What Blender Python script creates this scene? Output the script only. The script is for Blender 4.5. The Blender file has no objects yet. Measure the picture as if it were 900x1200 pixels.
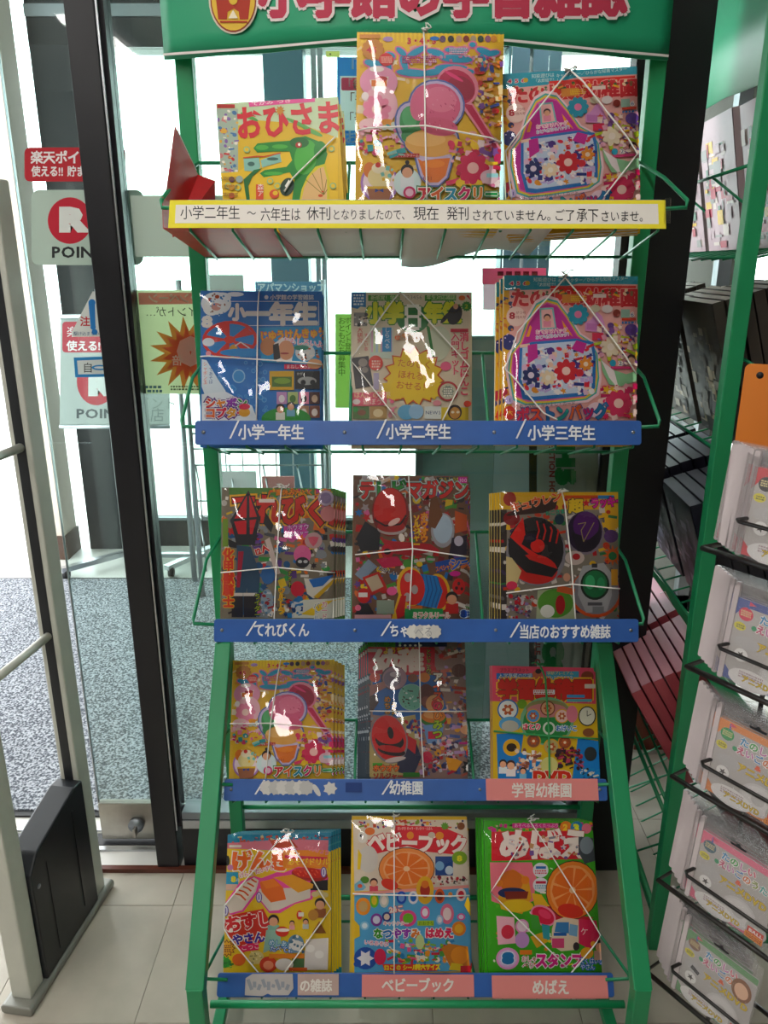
import bpy, math, random
from mathutils import Vector, Matrix
sc = bpy.context.scene
COL = sc.collection
PI = math.pi

# ------------------------------------------------------------------ camera
F_PX = 905.0
TH = math.atan(F_PX / 2843.0)          # downward pitch
EYE = 1.47
cth, sth = math.cos(TH), math.sin(TH)
cam = bpy.data.cameras.new('camera'); cam_o = bpy.data.objects.new('camera', cam); COL.objects.link(cam_o)
cam.sensor_fit = 'VERTICAL'; cam.sensor_height = 36; cam.lens = F_PX / 1200 * 36
cam_o.location = (0, 0, EYE); cam_o.rotation_euler = (PI / 2 - TH, 0, 0)
cam.clip_start = .02; sc.camera = cam_o

# ------------------------------------------------------------------ light and exposure
sc.view_settings.view_transform = 'Standard'; sc.view_settings.look = 'None'
sc.view_settings.exposure = 0.0; sc.view_settings.gamma = 1.0
sc.view_settings.use_curve_mapping = False
w = bpy.data.worlds.new('overcast_sky'); sc.world = w; w.use_nodes = True
SKY = 7.0
w.node_tree.nodes['Background'].inputs[0].default_value = (.93, .97, 1, 1)
w.node_tree.nodes['Background'].inputs[1].default_value = SKY
LAMP = 23.5          # radiance of the fluorescent tubes' diffusers
CEIL = 2.75

# ------------------------------------------------------------------ helpers
def ray(x, y):
    a = (x - 450) / F_PX; b = (600 - y) / F_PX
    return Vector((a, cth + b * sth, b * cth - sth))
def atD(x, y, D):
    r = ray(x, y); k = D / r[1]
    return Vector((r[0] * k, D, EYE + r[2] * k))
def atZ(x, y, Z=0):
    r = ray(x, y); k = (Z - EYE) / r[2]
    return Vector((r[0] * k, r[1] * k, Z))
def lin(c):
    if isinstance(c, str):
        c = [int(c[i:i + 2], 16) / 255 for i in (0, 2, 4)]
        c = [v / 12.92 if v <= .04045 else ((v + .055) / 1.055) ** 2.4 for v in c]
    return (c[0], c[1], c[2], 1)
def mat(name, col, rough=.5, metal=0, coat=0, noise=0, nscale=20, bump=0, emit=0, spec=.5):
    m = bpy.data.materials.new(name); m.use_nodes = True
    n = m.node_tree.nodes; l = m.node_tree.links; b = n['Principled BSDF']
    c = lin(col)
    b.inputs['Base Color'].default_value = c; b.inputs['Roughness'].default_value = rough
    b.inputs['Metallic'].default_value = metal; b.inputs['Coat Weight'].default_value = coat
    b.inputs['Specular IOR Level'].default_value = spec
    if emit: b.inputs['Emission Color'].default_value = c; b.inputs['Emission Strength'].default_value = emit
    if noise or bump:
        tc = n.new('ShaderNodeTexCoord'); nz = n.new('ShaderNodeTexNoise')
        nz.inputs['Scale'].default_value = nscale; nz.inputs['Detail'].default_value = 6
        l.new(tc.outputs['Object'], nz.inputs['Vector'])
        if noise:
            mp = n.new('ShaderNodeMapRange'); l.new(nz.outputs['Fac'], mp.inputs[0])
            mp.inputs[1].default_value = .3; mp.inputs[2].default_value = .7
            mp.inputs[3].default_value = 1 - noise; mp.inputs[4].default_value = 1 + noise
            mx = n.new('ShaderNodeVectorMath'); mx.operation = 'SCALE'; mx.inputs[0].default_value = c[:3]
            l.new(mp.outputs[0], mx.inputs['Scale']); l.new(mx.outputs[0], b.inputs['Base Color'])
        if bump:
            bp = n.new('ShaderNodeBump'); bp.inputs['Strength'].default_value = bump; bp.inputs['Distance'].default_value = .003
            l.new(nz.outputs['Fac'], bp.inputs['Height']); l.new(bp.outputs[0], b.inputs['Normal'])
    return m
def sheet_mat(name, tint, fac, rough=.02, bump=0, base=.04):
    """clear sheet: tinted transparency plus a mirror-like surface (window glass, plastic film)"""
    m = bpy.data.materials.new(name); m.use_nodes = True
    n = m.node_tree.nodes; l = m.node_tree.links; n.clear()
    o = n.new('ShaderNodeOutputMaterial'); mx = n.new('ShaderNodeMixShader')
    t = n.new('ShaderNodeBsdfTransparent'); t.inputs[0].default_value = (*tint, 1)
    g = n.new('ShaderNodeBsdfGlossy'); g.inputs['Roughness'].default_value = rough
    lw = n.new('ShaderNodeFresnel'); lw.inputs[0].default_value = 1.45
    mp = n.new('ShaderNodeMath'); mp.operation = 'MULTIPLY_ADD'; mp.inputs[1].default_value = fac; mp.inputs[2].default_value = base - .04
    l.new(lw.outputs[0], mp.inputs[0]); l.new(mp.outputs[0], mx.inputs[0])
    l.new(t.outputs[0], mx.inputs[1]); l.new(g.outputs[0], mx.inputs[2]); l.new(mx.outputs[0], o.inputs[0])
    if bump:
        tc = n.new('ShaderNodeTexCoord'); nz = n.new('ShaderNodeTexNoise'); nz.inputs['Scale'].default_value = 16
        nz.inputs['Detail'].default_value = 2
        bp = n.new('ShaderNodeBump'); bp.inputs['Strength'].default_value = bump; bp.inputs['Distance'].default_value = .01
        l.new(tc.outputs['Object'], nz.inputs['Vector']); l.new(nz.outputs['Fac'], bp.inputs['Height'])
        l.new(bp.outputs[0], g.inputs['Normal']); l.new(bp.outputs[0], lw.inputs['Normal'])
    return m
def print_mat(name, rough, coat, trans=0, sat=1.0, gam=1.0):
    m = bpy.data.materials.new(name); m.use_nodes = True
    n = m.node_tree.nodes; l = m.node_tree.links; b = n['Principled BSDF']
    a = n.new('ShaderNodeAttribute'); a.attribute_name = 'print'
    hs_ = n.new('ShaderNodeHueSaturation'); hs_.inputs['Saturation'].default_value = sat
    gm_ = n.new('ShaderNodeGamma'); gm_.inputs[1].default_value = gam        # printing ink strength
    l.new(a.outputs['Color'], hs_.inputs['Color']); l.new(hs_.outputs[0], gm_.inputs[0]); l.new(gm_.outputs[0], b.inputs['Base Color'])
    b.inputs['Specular IOR Level'].default_value = .35
    b.inputs['Roughness'].default_value = rough; b.inputs['Coat Weight'].default_value = coat
    b.inputs['Coat Roughness'].default_value = .12
    if trans:
        mx = n.new('ShaderNodeMixShader'); tr = n.new('ShaderNodeBsdfTranslucent')
        l.new(a.outputs['Color'], tr.inputs[0]); mx.inputs[0].default_value = trans
        l.new(b.outputs[0], mx.inputs[1]); l.new(tr.outputs[0], mx.inputs[2])
        l.new(mx.outputs[0], n['Material Output'].inputs[0])
    return m

M = dict(
    green=mat('green_paint', '178a56', .38, noise=.06, nscale=8),
    green_wire=mat('green_wire_coating', '188256', .35),
    banner=mat('green_banner_vinyl', '1a9468', .45, noise=.04, nscale=5),
    blue=mat('blue_label_rail', '2c589f', .35, noise=.12, nscale=14),
    pinkplate=mat('salmon_title_plate', 'd8807c', .4),
    black=mat('black_anodised_frame', '17161c', .35, noise=.1),
    bloomcol=mat('bloom_tinted_frame', '55707f', .4), black2=mat('black_frame_matt', '0c0c10', .5),  # bloom from the bright outdoors painted into the dark columns' colour
    alu=mat('brushed_aluminium', 'b9bcc0', .28, .9, noise=.05, nscale=60),
    alud=mat('dull_aluminium', '8b9096', .35, .7),
    steel=mat('stainless_patch', 'a9a59c', .3, .9, noise=.06, nscale=40),
    cream=mat('cream_pillar', 'd9cdbd', .6),
    brown=mat('brown_skirting', '4a3528', .5),
    lav=mat('lavender_grey_jamb', '8f8aa6', .5),
    redbrown=mat('red_brown_floor_trim', '5a2a1c', .35, noise=.15),
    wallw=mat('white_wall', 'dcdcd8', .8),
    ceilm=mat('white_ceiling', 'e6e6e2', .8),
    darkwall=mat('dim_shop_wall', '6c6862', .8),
    tile=mat('cream_vinyl_tile', 'bcb4a6', .24, noise=.09, nscale=9, bump=.04),
    grout=mat('tile_joint', '8a857a', .8),
    outfl=mat('pale_entrance_floor', 'd8d6d0', .35, noise=.04, nscale=6),
    shellw=mat('white_plastic', 'd9d9d2', .4),
    gatep=mat('grey_gate_post', 'c9cac0', .4, .1, noise=.04),
    gateb=mat('black_gate_housing', '1d2025', .42, noise=.12, nscale=12),
    gateplate=mat('grey_gate_plate', '8f8f88', .45, .3),
    pages=mat('page_edges', 'cfc6b8', .8, noise=.12, nscale=90),
    string=mat('white_string', 'e9e6e0', .6), gstring=mat('green_string', '2f9a55', .6),
    white=mat('white_paper', 'd8d4d0', .6), grey=mat('grey_paper', 'a9adad', .6),
    redcard=mat('red_card', 'b02025', .35, noise=.1), ink=mat('black_ink', '16141a', .6),
    teal=mat('grey_green_panel', '8ba1a1', .45, noise=.12, nscale=3),
    blackwire=mat('black_wire', '15110f', .35), rubber=mat('black_rubber', '121212', .6),
    terra=mat('terracotta_box', '7a3a28', .5), tan=mat('tan_paper_bag', '9a8560', .7, noise=.12),
    dvdcase=mat('clear_grey_case_edge', 'd0c4c6', .25, noise=.05), lampbody=mat('lamp_body', 'eeeeee', .5),
)
M['tube'] = mat('lit_diffuser', (1, .97, .93), .5, emit=LAMP)
M['print'] = print_mat('printed_cover', .42, .05, 0, 1.14, 1.12); M['matte'] = print_mat('printed_paper', .6, 0)
M['backlit'] = print_mat('translucent_poster', .5, 0, .7)
M['glass'] = sheet_mat('window_glass', (.93, .97, .95), 1.0)
M['glassg'] = sheet_mat('green_door_glass', (.84, .92, .90), 1.1)
M['frost'] = sheet_mat('frosted_band', (.42, .50, .47), 1.0, .3)
M['film'] = sheet_mat('plastic_film', (.995, .995, .995), 1.15, .03, .3, .04)
m = bpy.data.materials.new('milky_clear_case'); m.use_nodes = True
b = m.node_tree.nodes['Principled BSDF']; b.inputs['Base Color'].default_value = lin('c8c4c6'); b.inputs['Roughness'].default_value = .25; b.inputs['Alpha'].default_value = .16
M['case'] = m

def tag(o, label=None, cat=None, group=None, kind=None):
    if label: o['label'] = label
    if cat: o['category'] = cat
    if group: o['group'] = group
    if kind: o['kind'] = kind
    return o
def empty(name, loc=(0, 0, 0), label=None, cat=None, group=None, mw=None, rz=0):
    o = bpy.data.objects.new(name, None); COL.objects.link(o); o.empty_display_size = .05
    if mw is not None: o.matrix_world = mw
    else: o.location = loc; o.rotation_euler = (0, 0, rz)
    return tag(o, label, cat, group)
class MB:
    def __init__(s): s.v = []; s.f = []; s.sm = []
    def add(s, vs, fs, smooth=False):
        k = len(s.v); s.v += [tuple(v) for v in vs]
        s.f += [tuple(i + k for i in f) for f in fs]; s.sm += [smooth] * len(fs); return s
    def box(s, x0, x1, y0, y1, z0, z1, mx=None):
        vs = [Vector((x, y, z)) for x in (x0, x1) for y in (y0, y1) for z in (z0, z1)]
        if mx is not None: vs = [mx @ v for v in vs]
        return s.add(vs, [(0, 1, 3, 2), (4, 6, 7, 5), (0, 4, 5, 1), (2, 3, 7, 6), (0, 2, 6, 4), (1, 5, 7, 3)])
    def bar(s, a, b, w_, d_, up=(0, 1, 0)):
        """rectangular bar from a to b, w_ across, d_ along 'up'"""
        a, b = Vector(a), Vector(b); t = (b - a).normalized(); u = Vector(up); u = (u - t * u.dot(t)).normalized(); r = t.cross(u)
        vs = [p + r * (i * w_ / 2) + u * (j * d_ / 2) for p in (a, b) for i, j in ((-1, -1), (1, -1), (1, 1), (-1, 1))]
        return s.add(vs, [(0, 1, 2, 3), (7, 6, 5, 4), (0, 4, 5, 1), (1, 5, 6, 2), (2, 6, 7, 3), (3, 7, 4, 0)])
    def tube(s, pts, r, n=6, closed=False):
        pts = [Vector(p) for p in pts]; N = len(pts); rings = []
        for i, p in enumerate(pts):
            a = pts[i - 1] if (i or closed) else p; b = pts[(i + 1) % N] if (i < N - 1 or closed) else p
            t = (b - a).normalized() if (b - a).length > 1e-9 else Vector((0, 0, 1))
            ref = Vector((0, 0, 1)) if abs(t.z) < .9 else Vector((1, 0, 0))
            u = t.cross(ref).normalized(); v = t.cross(u)
            rings.append([p + (u * math.cos(2 * PI * k / n) + v * math.sin(2 * PI * k / n)) * r for k in range(n)])
        vs = [q for rg in rings for q in rg]; fs = []
        for i in range(N if closed else N - 1):
            j = (i + 1) % N
            for k in range(n): fs.append((i * n + k, i * n + (k + 1) % n, j * n + (k + 1) % n, j * n + k))
        if not closed: fs += [tuple(range(n))[::-1], tuple((N - 1) * n + k for k in range(n))]
        return s.add(vs, fs, True)
    def prism(s, poly, d, mx=None):
        """poly in local xz, depth from y=0 to y=d"""
        n = len(poly); vs = [Vector((p[0], 0, p[1])) for p in poly] + [Vector((p[0], d, p[1])) for p in poly]
        if mx is not None: vs = [mx @ v for v in vs]
        return s.add(vs, [tuple(range(n)), tuple(range(n, 2 * n))[::-1]] + [(i, i + n, (i + 1) % n + n, (i + 1) % n) for i in range(n)])
    def cyl(s, c, r, h, n=16, axis='z', r2=None):
        r2 = r if r2 is None else r2; c = Vector(c); vs = []
        for q, rr in ((0, r), (h, r2)):
            for k in range(n):
                a = 2 * PI * k / n; p = (rr * math.cos(a), rr * math.sin(a), q)
                if axis == 'y': p = (p[0], p[2], p[1])
                if axis == 'x': p = (p[2], p[0], p[1])
                vs.append(c + Vector(p))
        fs = [(k, (k + 1) % n, (k + 1) % n + n, k + n) for k in range(n)] + [tuple(range(n))[::-1], tuple(range(n, 2 * n))]
        return s.add(vs, fs, n > 8)
    def build(s, name, m, parent=None, mw=None, bev=0, solid=0):
        me = bpy.data.meshes.new(name); me.from_pydata(s.v, [], s.f)
        me.polygons.foreach_set('use_smooth', s.sm); me.update()
        me.materials.append(m)
        o = bpy.data.objects.new(name, me); COL.objects.link(o)
        if parent is not None: o.parent = parent
        if mw is not None: o.matrix_world = mw
        if bev:
            b = o.modifiers.new('bevel', 'BEVEL'); b.width = bev; b.segments = 2; b.limit_method = 'ANGLE'
        if solid:
            q = o.modifiers.new('thickness', 'SOLIDIFY'); q.thickness = solid; q.offset = 0
        return o
def struct(name, mb, m, parent=None, bev=0):
    o = mb.build(name, m, parent, bev=bev)
    if parent is None: o['kind'] = 'structure'
    return o
def rnd_rect(x0, x1, z0, z1, r, n=4):
    pts = []
    for cx, cz, a0 in ((x1 - r, z0 + r, -90), (x1 - r, z1 - r, 0), (x0 + r, z1 - r, 90), (x0 + r, z0 + r, 180)):
        for k in range(n + 1):
            a = math.radians(a0 + 90 * k / n); pts.append((cx + r * math.cos(a), cz + r * math.sin(a)))
    return pts
def copy_tree(o, parent=None):
    c = o.copy(); COL.objects.link(c)
    if parent is not None: c.parent = parent; c.matrix_parent_inverse = o.matrix_parent_inverse.copy()
    for ch in list(o.children): copy_tree(ch, c)
    return c

# ------------------------------------------------------------------ glyphs (Blender's own built-in font)
_G = {}
def _raw(ch, off, res=2):
    cu = bpy.data.curves.new('g', 'FONT'); cu.body = ch; cu.size = 1; cu.resolution_u = res; cu.offset = off
    cu.fill_mode = 'FRONT'; cu.dimensions = '2D'
    o = bpy.data.objects.new('g', cu); me = o.to_mesh(); me.calc_loop_triangles()
    vs = [(v.co.x, v.co.y) for v in me.vertices]; ts = [tuple(t.vertices) for t in me.loop_triangles]
    o.to_mesh_clear(); bpy.data.objects.remove(o); bpy.data.curves.remove(cu)
    return vs, ts
def _area(vs, ts):
    return sum(abs((vs[b][0] - vs[a][0]) * (vs[c][1] - vs[a][1]) - (vs[c][0] - vs[a][0]) * (vs[b][1] - vs[a][1])) / 2 for a, b, c in ts)
def glyph(ch, off):
    """outline of one character; 'off' thickens it. Where the curve offset breaks the fill, thicken by repeating the clean glyph"""
    key = (ch, off)
    if key not in _G:
        if off == 0: vs, ts = _raw(ch, 0); wd = max([v[0] for v in vs], default=.3)
        else:
            v0, t0, wd = glyph(ch, 0)
            A0 = _area(v0, t0)
            ec = {}
            for t in t0:
                for i in range(3): e = tuple(sorted((t[i], t[(i + 1) % 3]))); ec[e] = ec.get(e, 0) + 1
            per = sum(math.dist(v0[a], v0[b]) for (a, b), c in ec.items() if c == 1)
            vs, ts = _raw(ch, off); A1 = _area(vs, ts); ex = per * off
            if off > .02 and (not (A0 + .55 * ex < A1 < A0 + 1.15 * ex) or is_cjk(ch) and ord(ch) >= 0x4E00):
                v0, t0 = _raw(ch, 0, 1) if ord(ch) >= 0x4E00 else ([v[:2] for v in v0], t0)
                vs, ts = [], []
                nd = 4 if off <= .035 else 8
                for k in range(nd):
                    t = 2 * PI * (k + .5) / nd; q = len(vs)
                    vs += [(a + off * math.cos(t), b + off * math.sin(t), k * 2.5e-6) for a, b in v0]; ts += [tuple(i + q for i in f) for f in t0]
            elif off <= .02: vs, ts = _raw(ch, 0, 1 if ord(ch) >= 0x4E00 else 2)
        _G[key] = (vs, ts, wd)
    return _G[key]
def is_cjk(ch): return ord(ch) > 0x2E00
def text_tris(s, off, sp=1.0):
    """returns verts (em units, baseline 0), triangles, total width"""
    V, T_, x = [], [], 0
    for ch in s:
        if ch == ' ': x += .4; continue
        vs, ts, wd = glyph(ch, off); k = len(V)
        V += [(v[0] + x, v[1]) for v in vs]; T_ += [tuple(i + k for i in t) for t in ts]
        x += (ADV * sp) if is_cjk(ch) else (glyph(ch, 0)[2] + .09) * sp
    return V, T_, x
ADV = 1.0
_a = glyph('国', 0)
ADV = (_a[2]) * 1.06
CAPH = max(v[1] for v in _a[0]); CAPB = min(v[1] for v in _a[0])

# ------------------------------------------------------------------ printed sheets
class Plane:
    def __init__(s, P, ex, ez):
        s.P = Vector(P); s.ex = Vector(ex).normalized(); s.ez = Vector(ez).normalized(); s.n = s.ex.cross(s.ez)  # points to the viewer for ex=+x, ez=+z -> -y
    def px(s, x, y):
        r = ray(x, y); o = Vector((0, 0, EYE)); t = (s.P - o).dot(s.n) / r.dot(s.n)
        q = o + r * t - s.P
        return q.dot(s.ex), q.dot(s.ez)
    def mw(s):
        m = Matrix.Identity(4); y = -s.n
        for i in range(3): m[i][0] = s.ex[i]; m[i][1] = y[i]; m[i][2] = s.ez[i]; m[i][3] = s.P[i]
        return m
class Art:
    """flat printed picture: every shape lies a hair above the one before it"""
    def __init__(s, plane, crop=(0, 0, 1), clip=None, step=.00004, base=0.0):
        s.pl = plane; s.c = crop; s.clip = clip; s.v = []; s.f = []; s.col = []; s.k = 1; s.step = step; s.base = base
        s.rng = random.Random(7)
    def m(s, x, y):
        a, b = s.pl.px(s.c[0] + x / s.c[2], s.c[1] + y / s.c[2])
        if s.clip:
            a = min(max(a, s.clip[0]), s.clip[1]); b = min(max(b, s.clip[2]), s.clip[3])
        return a, b
    def _add(s, pts, fs, c, local=False, k=None, mic=None):
        s.n = getattr(s, 'n', 0) + 1
        y = -s.base - s.step * (s.k if k is None else k) - (s.n % 8) * 2.2e-6; q = len(s.v); c = lin(c)
        if not local: pts = [s.m(*p) for p in pts]
        s.v += [(p[0], y - (mic[i] if mic else 0), p[1]) for i, p in enumerate(pts)]; s.f += [tuple(i + q for i in f) for f in fs]; s.col += [c] * len(fs)
        if k is None: s.k += 1
    def back(s, d=.0004):
        """give the sheet its thickness: the first shape again, d behind, with side faces"""
        f = s.f[0]; q = len(s.v); n_ = len(f); s.v += [(s.v[i][0], s.v[i][1] + d, s.v[i][2]) for i in f]
        s.f.append(tuple(q + i for i in range(n_))[::-1]); s.col.append(s.col[0])
        for i in range(n_): j = (i + 1) % n_; s.f.append((f[i], f[j], q + j, q + i)); s.col.append(s.col[0])
    def L(s, x0, x1, z0, z1, c): s._add([(x0, z0), (x1, z0), (x1, z1), (x0, z1)], [(0, 1, 2, 3)], c, True)
    def P(s, pts, c, k=None): s._add(pts, [tuple(range(len(pts)))], c, k=k)
    def R(s, x0, y0, x1, y1, c, k=None, rot=0):
        cx, cy = (x0 + x1) / 2, (y0 + y1) / 2; a = math.radians(rot)
        s.P([(cx + (x - cx) * math.cos(a) - (y - cy) * math.sin(a), cy + (x - cx) * math.sin(a) + (y - cy) * math.cos(a)) for x, y in ((x0, y1), (x1, y1), (x1, y0), (x0, y0))], c, k)
    def E(s, cx, cy, rx, ry, c, rot=0, n=22, k=None):
        a = math.radians(rot); pts = []
        for i in range(n):
            t = -2 * PI * i / n; x, y = rx * math.cos(t), ry * math.sin(t)
            pts.append((cx + x * math.cos(a) - y * math.sin(a), cy + x * math.sin(a) + y * math.cos(a)))
        s.P(pts, c, k)
    def S(s, cx, cy, ro, ri, n, c, rot=0, sx=1, k=None):
        pts = []
        for i in range(2 * n):
            t = -PI * i / n + math.radians(rot); r = ro if i % 2 == 0 else ri
            pts.append((cx + sx * r * math.cos(t), cy + r * math.sin(t)))
        s.P(pts, c, k)
    def O(s, cx, cy, rx, ry, t, c, rot=0):      # ring
        s.E(cx, cy, rx, ry, c, rot)
    def line(s, pts, w_, c):
        for (x0, y0), (x1, y1) in zip(pts, pts[1:]):
            dx, dy = x1 - x0, y1 - y0; L_ = math.hypot(dx, dy) or 1; px_, py_ = -dy / L_ * w_ / 2, dx / L_ * w_ / 2
            s.P([(x0 + px_, y0 + py_), (x1 + px_, y1 + py_), (x1 - px_, y1 - py_), (x0 - px_, y0 - py_)], c, k=s.k)
        s.k += 1
    def T(s, t, x, y, h, c, oc=None, rot=0, wx=1.0, b=.012, ob=.06, cols=None, vert=False, mir=False, oc2=None):
        """text, (x,y)=left end of baseline in crop px, h=height of a kanji in px"""
        em = h / (CAPH - CAPB); a = math.radians(rot)
        layers = ([(oc2, ob * 1.8)] if oc2 else []) + ([(oc, ob)] if oc else []) + [(c, b)]
        for cc, off in layers:
            if vert:
                yy = 0
                for i, ch in enumerate(t):
                    V, T_, wd = text_tris(ch, off)
                    s._add([(x + v[0] * em * wx, y + yy + h - (v[1] - CAPB) * em) for v in V], T_, cols[i % len(cols)] if cols and cc == c else cc, k=s.k, mic=[v[2] if len(v) > 2 else 0 for v in glyph(ch, off)[0]]); yy += h * 1.08
                s.k += 1; continue
            xo = 0
            for i, ch in enumerate(t):
                if ch == ' ': xo += .4; continue
                V, T_, wd = text_tris(ch, off)
                pts = []
                for v in V:
                    u_, v_ = (v[0] + xo) * em * wx, (v[1] - CAPB) * em
                    if mir: u_ = -u_
                    pts.append((x + u_ * math.cos(a) + v_ * math.sin(a), y + u_ * math.sin(a) - v_ * math.cos(a)))
                s._add(pts, T_, (cols[i % len(cols)] if cols and cc == c else cc), k=s.k, mic=[v[2] if len(v) > 2 else 0 for v in glyph(ch, off)[0]]); xo += wd
            s.k += 1
    def K(s, x0, y0, x1, y1, n, pal, r0=6, r1=22, seed=1):
        """small busy pictures: dots, tabs, stars"""
        g = random.Random(seed); n = int(n * 1.9)
        for i in range(n):
            x, y = g.uniform(x0, x1), g.uniform(y0, y1); r = g.uniform(r0, r1) * .72; c = g.choice(pal); t = g.random(); kk = s.k + (i % 6)
            if t < .35: s.E(x, y, r, r * g.uniform(.5, 1), c, g.uniform(0, 90), 10, k=kk)
            elif t < .6: s.R(x - r * 1.3, y - r * .4, x + r * 1.3, y + r * .4, c, k=kk, rot=g.uniform(-25, 25))
            elif t < .8: s.S(x, y, r, r * .5, g.choice((5, 6, 8)), c, g.uniform(0, 60), k=kk)
            else: s.R(x - r * .7, y - r * .8, x + r * .7, y + r * .8, c, k=kk, rot=g.uniform(-20, 20))
        s.k += 6
    def bars(s, x0, y0, x1, n, h, c, gap=1.6, seed=3):
        """rows of tiny print"""
        g = random.Random(seed)
        for i in range(n):
            x = x0; y = y0 + i * h * gap
            while x < x1:
                w_ = g.uniform(.6, 1.8) * h; s.R(x, y, min(x + w_, x1), y + h, c, k=s.k); x += w_ + h * .45
        s.k += 1
    def kid(s, x, y, r, shirt='e8e4e0', hair='241a18'):
        s.R(x - r * 1.1, y + r * .8, x + r * 1.1, y + r * 2.6, shirt); s.E(x, y - r * .2, r * 1.05, r * 1.05, hair); s.E(x, y + r * .15, r * .85, r * .85, 'e3b295')
    def flower(s, x, y, r, c, cc, n=7):
        for i in range(n):
            t = 2 * PI * i / n; s.E(x + r * .6 * math.cos(t), y + r * .6 * math.sin(t), r * .42, r * .3, c, math.degrees(t), 10, k=s.k)
        s.k += 1; s.E(x, y, r * .35, r * .35, cc)
    def mesh(s, name, m):
        me = bpy.data.meshes.new(name); me.from_pydata(s.v, [], s.f); me.update()
        at = me.color_attributes.new('print', 'FLOAT_COLOR', 'CORNER')
        buf = []
        for p, c in zip(me.polygons, s.col): buf += list(c) * p.loop_total
        at.data.foreach_set('color', buf); me.materials.append(m)
        return me
    def build(s, name, m, parent=None, mw=None):
        o = bpy.data.objects.new(name, s.mesh(name, m)); COL.objects.link(o)
        if parent is not None: o.parent = parent
        if mw is not None: o.matrix_world = mw
        return o

# ================================================================== THE SETTING
DY = 1.64                                   # plane of the inner glass front
T3 = .3045
# floor of vinyl tiles
fb = MB().box(-3.2, 3.2, -3.2, 1.60, -.03, -.003); fb.box(.60, 3.2, 1.60, 3.2, -.03, -.003)
floor = struct('floor', fb, M['grout'])
tm = MB().box(.0008, T3 - .0008, .0008, T3 - .0008, -.012, 0).build('tile', M['tile'], floor)
tx0, ty0 = -.5088, 1.1835
g = random.Random(2); first = True
far = MB()
for i in range(-9, 12):
    for j in range(-14, 8):
        x, y = tx0 + i * T3, ty0 + j * T3
        near = (-1.05 < x < .9 and .55 < y < 1.5) or (.29 < x < 1.5 and 1.4 < y < 3.2)
        if y > 1.42 and x + T3 / 2 < .55: continue
        if near:
            o = tm if first else tm.copy()
            if not first: COL.objects.link(o)
            first = False; o.location = (x, y, g.uniform(-.0004, .0004)); o.parent = floor
        elif x > -3.2 and x < 2.9: far.box(x + .0008, x + T3 - .0008, y + .0008, y + T3 - .0008, -.012, 0)
ot = far.build('tile_field', M['tile'], floor); ot['kind'] = 'stuff'
for i in range(-9, 4):                       # last row, cut off by the door track
    x = tx0 + i * T3; x1 = min(x + T3, .6)
    o = MB().box(x + .0008, x1 - .0008, ty0 + T3 * 1 + .0008, 1.6, -.012, 0).build('tile', M['tile'], floor) if x > -1.2 else None
# shell of the shop
struct('ceiling', MB().box(-3.2, 3.2, -3.2, 3.2, CEIL, CEIL + .1), M['ceilm'])
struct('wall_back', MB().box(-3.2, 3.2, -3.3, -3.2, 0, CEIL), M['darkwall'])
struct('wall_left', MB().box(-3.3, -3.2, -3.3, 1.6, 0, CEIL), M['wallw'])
struct('wall_right_light_block', MB().box(1.5, 1.6, -3.3, 1.15, 0, CEIL).box(3.2, 3.3, 1.05, 3.2, 0, CEIL).box(1.5, 3.2, 1.05, 1.15, 0, CEIL), M['darkwall'])  # unseen near wall, set inward to block light from the right-hand floor
struct('wall_front', MB().box(-3.3, -1.75, 1.60, 1.72, 0, CEIL), M['wallw'])
struct('trim_1', MB().box(-1.75, .62, 1.60, 1.74, 2.25, CEIL), M['black'])           # header above the inner doors
# upright frame left of the stand, with its bright aluminium edge
a = atD(176, 860, DY - .03)[0]; 
mu = MB().box(-.577, -.522, 1.60, 1.70, 0, 2.25)
mul = struct('trim_2', mu, M['black'], bev=.002)
MB().box(-.5215, -.518, 1.604, 1.609, .12, 2.25).build('aluminium_edge', M['alu'], mul)
MB().box(-.5215, -.511, 1.62, 1.66, .12, 2.25).build('glazing_stop', M['black'], mul)
# black pillar right of the stand
struct('trim_3', MB().box(.500, .601, 1.60, 1.76, 0, CEIL), M['black2'], bev=.002)
# fixed glass panel between them
wz = empty('window_1'); wz['kind'] = 'structure'
MB().box(-.511, .5, 1.61, 1.69, 0, .125).build('bottom_rail', M['black'], wz, bev=.002)
MB().box(-.505, .5, 1.604, 1.66, .125, .150).build('glazing_bead', M['alu'], wz, bev=.002)
MB().box(-.505, .5, 1.606, 1.66, .152, .172).build('glazing_bead', M['alud'], wz, bev=.002)
MB().box(-.511, .5, 1.64, 1.646, .17, 2.25).build('pane', M['glass'], wz)
xa = atD(703, 560, 1.65)[0]; xb = atD(713, 560, 1.65)[0]
MB().box(xa, xb, 1.648, 1.69, .17, 2.25).build('stile', M['black2'], wz)
# sliding glass door with patch fitting and lock
dr = empty('door_1'); dr['kind'] = 'structure'
gx = atD(100, 860, 1.70)[0]
gx = -.752
MB().box(gx, .25, 1.706, 1.714, .01, 2.25).build('pane', M['glassg'], dr)
MB().box(gx - .0015, gx, 1.705, 1.715, .01, 2.25).build('polished_edge', M['alu'], dr)
pf = MB().box(gx, -.575, 1.700, 1.720, .012, .125).build('patch_fitting', M['steel'], dr, bev=.002)
lk = MB().cyl((-.655, 1.700, .062), .020, -.012, 20, 'y').build('lock_cylinder', M['alud'], pf)
MB().box(-.659, -.651, 1.672, 1.690, .040, .064).build('thumb_turn', M['steel'], pf, bev=.001)
# door track in the floor
struct('trim_4', MB().box(-1.75, .5, 1.60, 1.82, -.03, 0), M['outfl'])
struct('trim_5', MB().box(-1.75, -.575, 1.668, 1.682, .0, .006).box(-1.75, -.575, 1.742, 1.75, 0, .006), M['alu'])
struct('trim_6', MB().box(-1.75, -.575, 1.69, 1.735, .0, .002), M['black'])
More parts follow.
